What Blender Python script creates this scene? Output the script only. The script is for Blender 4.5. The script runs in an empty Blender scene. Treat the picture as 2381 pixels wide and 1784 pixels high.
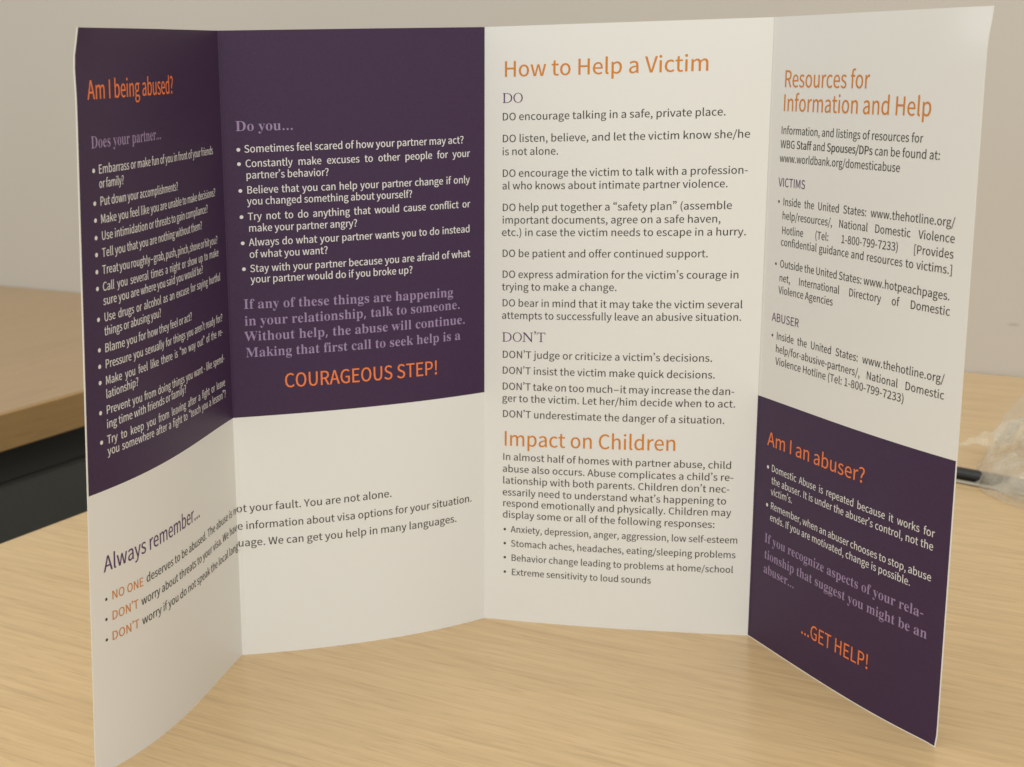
import bpy, bmesh, math, random
from mathutils import Vector, Matrix, noise

# ---------------------------------------------------------------- camera, light, exposure
scene = bpy.context.scene
TZ = 0.74                                   # height of the table tops above the floor
PITCH, ROLL, EYE = 0.228458, -0.022401, 0.219942

cam_data = bpy.data.cameras.new('camera')
cam = bpy.data.objects.new('camera', cam_data)
scene.collection.objects.link(cam)
cam_data.sensor_width = 36.0
cam_data.lens = 36.0 * 3355.295 / 2381.0
cam_data.clip_start, cam_data.clip_end = 0.02, 60.0
_f = Vector((0, math.cos(PITCH), -math.sin(PITCH)))
_u = Vector((0, math.sin(PITCH), math.cos(PITCH)))
_r = Vector((1, 0, 0))
_R = math.cos(ROLL) * _r + math.sin(ROLL) * _u
_U = -math.sin(ROLL) * _r + math.cos(ROLL) * _u
cam.matrix_world = Matrix(((_R.x, _U.x, -_f.x, 0), (_R.y, _U.y, -_f.y, 0),
                           (_R.z, _U.z, -_f.z, TZ + EYE), (0, 0, 0, 1)))
cam_data.dof.use_dof = True
cam_data.dof.focus_distance = 0.49
cam_data.dof.aperture_fstop = 26.0
scene.camera = cam

world = bpy.data.worlds.new('World')
scene.world = world
world.use_nodes = True
wb = world.node_tree.nodes['Background']
wb.inputs[0].default_value = (0.98, 1.0, 0.97, 1)      # light scattered by the rest of the office
wb.inputs[1].default_value = 0.81

def ceiling_lamp(name, loc, sx, sy, watts, rot=0.0):
    ld = bpy.data.lights.new(name, 'AREA')
    ld.shape = 'RECTANGLE'; ld.size = sx; ld.size_y = sy
    ld.energy = watts; ld.color = (0.98, 1.0, 0.97)
    lo = bpy.data.objects.new(name, ld)
    lo.location = loc; lo.rotation_euler = (0, 0, rot)
    scene.collection.objects.link(lo)
    return lo
ceiling_lamp('ceiling_light', (-0.05, -1.50, TZ + 1.50), 0.6, 1.2, 30, math.radians(-30))
ceiling_lamp('ceiling_light', (-0.35, 0.75, TZ + 1.75), 0.6, 1.2, 6.5, math.radians(-30))

scene.view_settings.view_transform = 'Standard'
scene.view_settings.look = 'None'
scene.view_settings.exposure = 0.0
scene.view_settings.gamma = 1.0
scene.view_settings.use_curve_mapping = False
scene.render.engine = 'CYCLES'
scene.cycles.use_denoising = True
scene.cycles.max_bounces = 10
scene.cycles.transparent_max_bounces = 24
scene.render.film_transparent = False

# ---------------------------------------------------------------- helpers
def link(name, mesh, mats=(), parent=None):
    o = bpy.data.objects.new(name, mesh)
    scene.collection.objects.link(o)
    for m in mats: mesh.materials.append(m)
    if parent is not None: o.parent = parent
    return o

def empty(name, loc, rotz=0.0):
    o = bpy.data.objects.new(name, None)
    o.location = loc; o.rotation_euler = (0, 0, rotz)
    o.empty_display_size = 0.02
    scene.collection.objects.link(o)
    return o

def tag(o, label=None, category=None, kind=None, group=None):
    if label: o['label'] = label
    if category: o['category'] = category
    if kind: o['kind'] = kind
    if group: o['group'] = group

def box_mesh(name, x0, x1, y0, y1, z0, z1, bevel=0.0, segs=3):
    bm = bmesh.new()
    vs = [bm.verts.new((x, y, z)) for z in (z0, z1) for y in (y0, y1) for x in (x0, x1)]
    for q in ((0, 2, 3, 1), (4, 5, 7, 6), (0, 1, 5, 4), (2, 6, 7, 3), (0, 4, 6, 2), (1, 3, 7, 5)):
        bm.faces.new([vs[i] for i in q])
    if bevel:
        bmesh.ops.bevel(bm, geom=list(bm.edges), offset=bevel, segments=segs, profile=0.5, affect='EDGES')
    me = bpy.data.meshes.new(name); bm.to_mesh(me); bm.free()
    return me

def new_mat(name):
    m = bpy.data.materials.new(name); m.use_nodes = True
    nt = m.node_tree
    return m, nt, nt.nodes['Principled BSDF']

def ink(name, col, rough=0.5):
    m, nt, b = new_mat(name)
    b.inputs['Base Color'].default_value = (*col, 1)
    b.inputs['Roughness'].default_value = rough
    b.inputs['Specular IOR Level'].default_value = 0.35
    return m

def N(nt, kind, **kw):
    n = nt.nodes.new(kind)
    for k, v in kw.items(): setattr(n, k, v)
    return n

def ramp(nt, src, stops):
    r = N(nt, 'ShaderNodeValToRGB')
    e = r.color_ramp.elements
    e[0].position, e[0].color = stops[0][0], (*stops[0][1], 1)
    e[1].position, e[1].color = stops[-1][0], (*stops[-1][1], 1)
    for p, c in stops[1:-1]:
        x = e.new(p); x.color = (*c, 1)
    nt.links.new(src, r.inputs[0])
    return r.outputs[0]

def wood(name, light, dark, along='X', rough=0.33):
    """pale oak veneer: broad bands, fine grain lines and short dark pores that run along one axis"""
    m, nt, b = new_mat(name)
    tc = N(nt, 'ShaderNodeTexCoord')
    def layer(across, length, detail, seed, rough_=0.55):
        mp = N(nt, 'ShaderNodeMapping')
        s = (length, across, across) if along == 'X' else (across, length, across)
        mp.inputs['Scale'].default_value = s
        mp.inputs['Location'].default_value = (seed, seed * 1.7, seed * 0.3)
        nt.links.new(tc.outputs['Object'], mp.inputs[0])
        n = N(nt, 'ShaderNodeTexNoise')
        n.inputs['Scale'].default_value = 1.0
        n.inputs['Detail'].default_value = detail
        n.inputs['Roughness'].default_value = rough_
        n.inputs['Distortion'].default_value = 0.25
        nt.links.new(mp.outputs[0], n.inputs['Vector'])
        return n.outputs[0]
    def mix(fac, a, c, kind='MIX'):
        x = N(nt, 'ShaderNodeMix', data_type='RGBA', blend_type=kind)
        for sock, val in ((x.inputs[0], fac), (x.inputs[6], a), (x.inputs[7], c)):
            if hasattr(val, 'links'): nt.links.new(val, sock)
            elif isinstance(val, tuple): sock.default_value = (*val, 1)
            else: sock.default_value = val
        return x.outputs[2]
    mid = tuple(0.5 * (l + d) for l, d in zip(light, dark))
    band = ramp(nt, layer(30.0, 3.0, 3.0, 1.3), [(0.30, tuple(0.35 * m_ + 0.65 * l for m_, l in zip(mid, light))), (0.52, light), (0.72, tuple(min(1, 1.05 * l) for l in light))])
    grain = ramp(nt, layer(420.0, 24.0, 5.0, 4.1, 0.62), [(0.36, (0, 0, 0)), (0.60, (1, 1, 1))])
    col = mix(0.34, band, mix(grain, dark, light), 'MIX')
    streak = ramp(nt, layer(260.0, 15.0, 3.0, 8.7), [(0.58, (0, 0, 0)), (0.74, (1, 1, 1))])
    col2 = mix(streak, col, tuple(0.86 * c for c in mid))
    fleck = ramp(nt, layer(900.0, 52.0, 3.0, 2.9), [(0.57, (0, 0, 0)), (0.70, (1, 1, 1))])
    col3 = mix(fleck, col2, tuple(0.80 * d for d in dark))
    final = mix(0.62, col, mix(0.55, col2, col3))
    nt.links.new(final, b.inputs['Base Color'])
    b.inputs['Roughness'].default_value = rough
    b.inputs['Specular IOR Level'].default_value = 0.40
    bp = N(nt, 'ShaderNodeBump'); bp.inputs['Strength'].default_value = 0.05; bp.inputs['Distance'].default_value = 0.0004
    nt.links.new(layer(420.0, 14.0, 3.0, 6.6), bp.inputs['Height'])
    nt.links.new(bp.outputs[0], b.inputs['Normal'])
    return m

def painted(name, col, rough, bump=0.1, scale=300.0, spread=0.03):
    m, nt, b = new_mat(name)
    tc = N(nt, 'ShaderNodeTexCoord')
    n = N(nt, 'ShaderNodeTexNoise'); n.inputs['Scale'].default_value = scale; n.inputs['Detail'].default_value = 5
    nt.links.new(tc.outputs['Object'], n.inputs['Vector'])
    c = ramp(nt, n.outputs[0], [(0.3, tuple(x * (1 - spread) for x in col)), (0.7, tuple(min(1, x * (1 + spread)) for x in col))])
    nt.links.new(c, b.inputs['Base Color'])
    b.inputs['Roughness'].default_value = rough
    bp = N(nt, 'ShaderNodeBump'); bp.inputs['Strength'].default_value = bump; bp.inputs['Distance'].default_value = 0.0005
    nt.links.new(n.outputs[0], bp.inputs['Height']); nt.links.new(bp.outputs[0], b.inputs['Normal'])
    return m

# ---------------------------------------------------------------- room: wall, floor, tables
AX = math.radians(-30.4)            # direction of the wall and of the near table's grain
ca, sa = math.cos(AX), math.sin(AX)
def ab(a, b, z=0.0): return Vector((a * ca - b * sa, a * sa + b * ca, z))

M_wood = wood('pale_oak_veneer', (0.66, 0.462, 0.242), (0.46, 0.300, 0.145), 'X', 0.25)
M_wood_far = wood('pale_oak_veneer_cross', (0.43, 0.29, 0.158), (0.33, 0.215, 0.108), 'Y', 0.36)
M_edge = wood('brown_edge_band', (0.44, 0.265, 0.105), (0.33, 0.190, 0.075), 'Y', 0.5)
M_pale_edge = wood('pale_edge_band', (0.50, 0.36, 0.19), (0.40, 0.27, 0.13), 'Y', 0.45)
M_grey = painted('dark_grey_panel', (0.080, 0.080, 0.070), 0.6)
M_black = painted('black_steel', (0.042, 0.042, 0.038), 0.5)

WALL_B = 0.976
# wall with two faint scuffs
M_wall, nt, b = new_mat('off_white_wall_paint')
tc = N(nt, 'ShaderNodeTexCoord')
n1 = N(nt, 'ShaderNodeTexNoise'); n1.inputs['Scale'].default_value = 3.0; n1.inputs['Detail'].default_value = 3
n2 = N(nt, 'ShaderNodeTexNoise'); n2.inputs['Scale'].default_value = 350.0; n2.inputs['Detail'].default_value = 4
nt.links.new(tc.outputs['Object'], n1.inputs['Vector']); nt.links.new(tc.outputs['Object'], n2.inputs['Vector'])
wc = ramp(nt, n1.outputs[0], [(0.3, (0.605, 0.557, 0.492)), (0.7, (0.63, 0.582, 0.515))])
def scuff(col, cx, cz, rx, rz, amount):
    mp = N(nt, 'ShaderNodeMapping', vector_type='TEXTURE')
    mp.inputs['Location'].default_value = (cx, 0, cz); mp.inputs['Scale'].default_value = (rx, 1, rz)
    nt.links.new(tc.outputs['Object'], mp.inputs[0])
    g = N(nt, 'ShaderNodeTexGradient', gradient_type='SPHERICAL'); nt.links.new(mp.outputs[0], g.inputs[0])
    mu = N(nt, 'ShaderNodeMath', operation='MULTIPLY'); nt.links.new(g.outputs[1], mu.inputs[0]); mu.inputs[1].default_value = amount
    mu2 = N(nt, 'ShaderNodeMath', operation='MULTIPLY'); nt.links.new(mu.outputs[0], mu2.inputs[0]); nt.links.new(n2.outputs[0], mu2.inputs[1])
    x = N(nt, 'ShaderNodeMix', data_type='RGBA'); nt.links.new(mu2.outputs[0], x.inputs[0]); nt.links.new(col, x.inputs[6])
    x.inputs[7].default_value = (0.20, 0.18, 0.15, 1)
    return x.outputs[2]
for sc_ in ((-0.187, 0.0345, 0.005, 0.0012, 1.0), (-0.170, 0.036, 0.0045, 0.0018, 0.9), (-0.172, 0.040, 0.006, 0.001, 0.45)):
    wc = scuff(wc, *sc_)
nt.links.new(wc, b.inputs['Base Color']); b.inputs['Roughness'].default_value = 0.6
bp = N(nt, 'ShaderNodeBump'); bp.inputs['Strength'].default_value = 0.12; bp.inputs['Distance'].default_value = 0.0006
nt.links.new(n2.outputs[0], bp.inputs['Height']); nt.links.new(bp.outputs[0], b.inputs['Normal'])

wall = link('wall', box_mesh('wall', -3.2, 3.2, 0.0, 0.1, -TZ, 1.9), [M_wall])
wall.location = ab(0.0, WALL_B, TZ); wall.rotation_euler = (0, 0, AX)
tag(wall, 'plain off white painted wall behind the tables', 'wall')

M_floor = painted('charcoal_carpet', (0.030, 0.030, 0.028), 0.95, 0.6, 500.0, 0.3)
floor = link('floor', box_mesh('floor', -3.2, 3.2, -3.5, WALL_B, -0.05, 0.0), [M_floor])
floor.rotation_euler = (0, 0, AX); tag(floor, kind='structure')

def leg_mesh(x, y): return box_mesh('leg', x - 0.025, x + 0.025, y - 0.025, y + 0.025, -TZ, -0.066, 0.003)

# near table: holds the leaflet; its short end runs back to the wall
A0, A1, B0_, B1_ = -0.5325, 1.07, 0.17, WALL_B - 0.001
near = empty('table', (0, 0, TZ), AX)
tag(near, 'pale oak table under the standing leaflet, its short end at left', 'table', group=None)
link('tabletop', box_mesh('tabletop', A0 + 0.0012, A1, -0.45, B1_, -0.025, 0.0, 0.0012), [M_wood], near)
link('edge_band', box_mesh('edge_band', A0, A0 + 0.0012, -0.4495, B1_ - 0.0005, -0.0245, -0.0006, 0.0003, 1), [M_pale_edge], near)
link('apron', box_mesh('apron', A0 + 0.06, A1 - 0.06, -0.39, B1_ - 0.06, -0.065, -0.026), [M_black], near)
for x, y in ((A0 + 0.09, -0.36), (A1 - 0.09, -0.36), (A0 + 0.09, B1_ - 0.09), (A1 - 0.09, B1_ - 0.09)):
    link('leg', leg_mesh(x, y), [M_black], near)

# far table at left, across a narrow gap
F1 = -0.7335
far = empty('table', (0, 0, TZ), AX)
tag(far, 'oak table with brown front edge and dark side panel, across the gap at left', 'table')
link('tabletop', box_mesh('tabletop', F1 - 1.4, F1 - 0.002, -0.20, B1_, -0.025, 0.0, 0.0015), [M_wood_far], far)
link('edge_band', box_mesh('edge_band', F1 - 0.002, F1, -0.199, B1_ - 0.001, -0.0248, -0.0008, 0.0006, 2), [M_edge], far)
link('apron', box_mesh('apron', F1 - 1.34, F1 - 0.020, -0.15, B1_ - 0.05, -0.052, -0.026), [M_black], far)
link('side_panel', box_mesh('side_panel', F1 - 0.034, F1 - 0.012, -0.16, B1_ - 0.04, -0.70, -0.053), [M_grey], far)
for x, y in ((F1 - 1.31, -0.12), (F1 - 1.31, B1_ - 0.09)):
    link('leg', leg_mesh(x, y), [M_black], far)

# ---------------------------------------------------------------- the leaflet
M_paper, nt, b = new_mat('coated_white_paper')
b.inputs['Base Color'].default_value = (0.80, 0.785, 0.745, 1)
b.inputs['Roughness'].default_value = 0.42; b.inputs['Specular IOR Level'].default_value = 0.35
tc = N(nt, 'ShaderNodeTexCoord'); n1 = N(nt, 'ShaderNodeTexNoise'); n1.inputs['Scale'].default_value = 55.0; n1.inputs['Detail'].default_value = 6
nt.links.new(tc.outputs['Object'], n1.inputs['Vector'])
bp = N(nt, 'ShaderNodeBump'); bp.inputs['Strength'].default_value = 0.06; bp.inputs['Distance'].default_value = 0.0004
nt.links.new(n1.outputs[0], bp.inputs['Height']); nt.links.new(bp.outputs[0], b.inputs['Normal'])
M_purple, nt, b = new_mat('printed_dark_purple')
tc = N(nt, 'ShaderNodeTexCoord'); n1 = N(nt, 'ShaderNodeTexNoise'); n1.inputs['Scale'].default_value = 1500.0; n1.inputs['Detail'].default_value = 3
nt.links.new(tc.outputs['Object'], n1.inputs['Vector'])
nt.links.new(ramp(nt, n1.outputs[0], [(0.3, (0.051, 0.0255, 0.064)), (0.7, (0.061, 0.0315, 0.075))]), b.inputs['Base Color'])
b.inputs['Roughness'].default_value = 0.45; b.inputs['Specular IOR Level'].default_value = 0.22

INK = {
    'ink': ink('dark_ink', (0.043, 0.036, 0.027)),
    'orange': ink('orange_ink', (0.66, 0.230, 0.028)),
    'orange_bright': ink('orange_ink_on_purple', (0.88, 0.215, 0.055)),
    'purple': ink('purple_ink', (0.100, 0.036, 0.125)),
    'lilac': ink('lilac_ink', (0.34, 0.245, 0.41)),
    'white': ink('white_lettering', (0.78, 0.755, 0.735)),
}

H = 0.2286
BOT = [Vector(p) for p in ((-0.13321, 0.41319, 0), (-0.10356, 0.50561, 0), (-0.01308, 0.53656, 0), (0.08763, 0.51339, 0), (0.13266, 0.42114, 0))]
TOP = [Vector(p) for p in ((-0.1205, 0.41714, 0.22821), (-0.10041, 0.5205, 0.22809), (-0.00722, 0.55526, 0.22776), (0.09439, 0.51936, 0.22842), (0.1365, 0.41817, 0.22855))]
BOW = [(0.02067, -0.01193, -0.00385), (0.02281, 0.00284, 0), (0.00795, -0.00027, 0), (0.00943, 0.00449, 0)]
TOPBOW = (0.4, 0.4, 1.0, 0.3)
WID = (97.9, 96.3, 103.4, 102.8)
BASE = Vector((0.0, 0.48, 0.0))

def sheet(i, s, v):
    """point on leaflet panel i: s runs left to right, v from the table up to the top edge"""
    P = BOT[i].lerp(BOT[i + 1], s).lerp(TOP[i].lerp(TOP[i + 1], s), v)
    d = BOT[i + 1] - BOT[i]; L = math.hypot(d.x, d.y)
    n = Vector((d.y / L, -d.x / L, 0))
    a, b_, c = BOW[i]; q = 2 * s - 1
    k = s * (1 - s) * (a + b_ * q + c * q * q) * (1 - v + v * TOPBOW[i])
    k += 0.0010 * s * (1 - s) * noise.noise(Vector((s * 2.3 + 7 * i, v * 3.1, 0.5)))      # the sheet is not quite flat
    if i in (1, 3): k += 0.00016 * math.exp(-((s - 0.009) / 0.0042) ** 2)                 # scored ridge beside the fold
    if i == 0:                                               # bent top corner
        k += 0.0011 * math.exp(-(s / 0.07) ** 2 - ((1 - v) / 0.022) ** 2) - 0.0004 * math.exp(-(s / 0.07) ** 2 - ((0.955 - v) / 0.03) ** 2)
    if i == 3:
        k -= 0.0016 * math.exp(-((1 - s) / 0.10) ** 2 - ((1 - v) / 0.030) ** 2)
        k += 0.0006 * math.exp(-((1 - s) / 0.03) ** 2 - (v / 0.010) ** 2)
    return P + n * k

def front(i, s, v, lift):
    e = 1e-3
    t = sheet(i, s + e, v) - sheet(i, s - e, v); w = sheet(i, s, v + e) - sheet(i, s, v - e)
    n = t.cross(w).normalized()
    return sheet(i, s, v) + n * lift - BASE

leaflet = empty('leaflet', BASE + Vector((0, 0, TZ)))
tag(leaflet, 'white and purple four panel leaflet of printed advice standing unfolded on the near table', 'leaflet')

SPLIT = {0: (91.57, 90.50), 1: (90.60, 90.60), 3: (93.67, 95.00)}     # height of the purple block's border, mm
THICK = 0.00022
PANELS = []
for i in range(4):
    ss = [k / 44 for k in range(45)]
    if i == 0: ss = [0.0, 0.0045] + ss[1:]
    if i in (1, 3): ss = [0.0, 0.003, 0.005, 0.007, 0.009, 0.011, 0.013, 0.015, 0.018] + ss[1:]
    if i == 3: ss = ss[:-1] + [0.9965, 1.0]
    vs = [k / 60 for k in range(61)]
    split = SPLIT.get(i)
    if split:
        vb = split[0] / 228.6
        vs = [x for x in vs if abs(x - vb) > 0.006]
        vs.append(vb); vs.sort(); row = vs.index(vb)
    if i == 3: vs = [0.0, 0.0013] + vs[1:]; row += 1
    me = bpy.data.meshes.new('panel')
    V, F, Mi = [], [], []
    ns, nv = len(ss), len(vs)
    def vv(s, r):
        v = vs[r]
        if split and r == row: v = (split[0] + (split[1] - split[0]) * s) / 228.6
        return v
    for lift in (0.0, -THICK):
        for r in range(nv):
            for s in ss: V.append(front(i, s, vv(s, r), lift))
    off = ns * nv
    for r in range(nv - 1):
        for c in range(ns - 1):
            a = r * ns + c
            F.append((a, a + 1, a + ns + 1, a + ns))
            p = 0
            if i in (0, 1) and r >= row: p = 1
            if i == 3 and r < row: p = 1
            if i == 0 and c == 0: p = 0
            if i == 3 and (c == ns - 2 or r == 0): p = 0
            Mi.append(p)
            F.append((off + a, off + a + ns, off + a + ns + 1, off + a + 1)); Mi.append(0)
    ring = [c for c in range(ns)] + [r * ns + ns - 1 for r in range(1, nv)] + [(nv - 1) * ns + c for c in range(ns - 2, -1, -1)] + [r * ns for r in range(nv - 2, 0, -1)]
    for k in range(len(ring)):
        a, b2 = ring[k], ring[(k + 1) % len(ring)]
        F.append((b2, a, off + a, off + b2)); Mi.append(0)
    me.from_pydata(V, [], F); me.update()
    o = link('panel', me, [M_paper, M_purple], leaflet)
    me.polygons.foreach_set('material_index', Mi)
    nfront = (ns - 1) * (nv - 1) * 2
    me.polygons.foreach_set('use_smooth', [k < nfront for k in range(len(F))])
    try: me.set_sharp_from_angle(angle=math.radians(50))
    except Exception: pass
    PANELS.append(o)
for o, t in zip(PANELS, ('panel with tall purple block over a white foot, questions about the partner',
                         'panel with tall purple block over a white foot, questions about yourself',
                         'all white panel with advice on helping a victim',
                         'white panel with purple block at its foot, list of resources')):
    o['label'] = t

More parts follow.
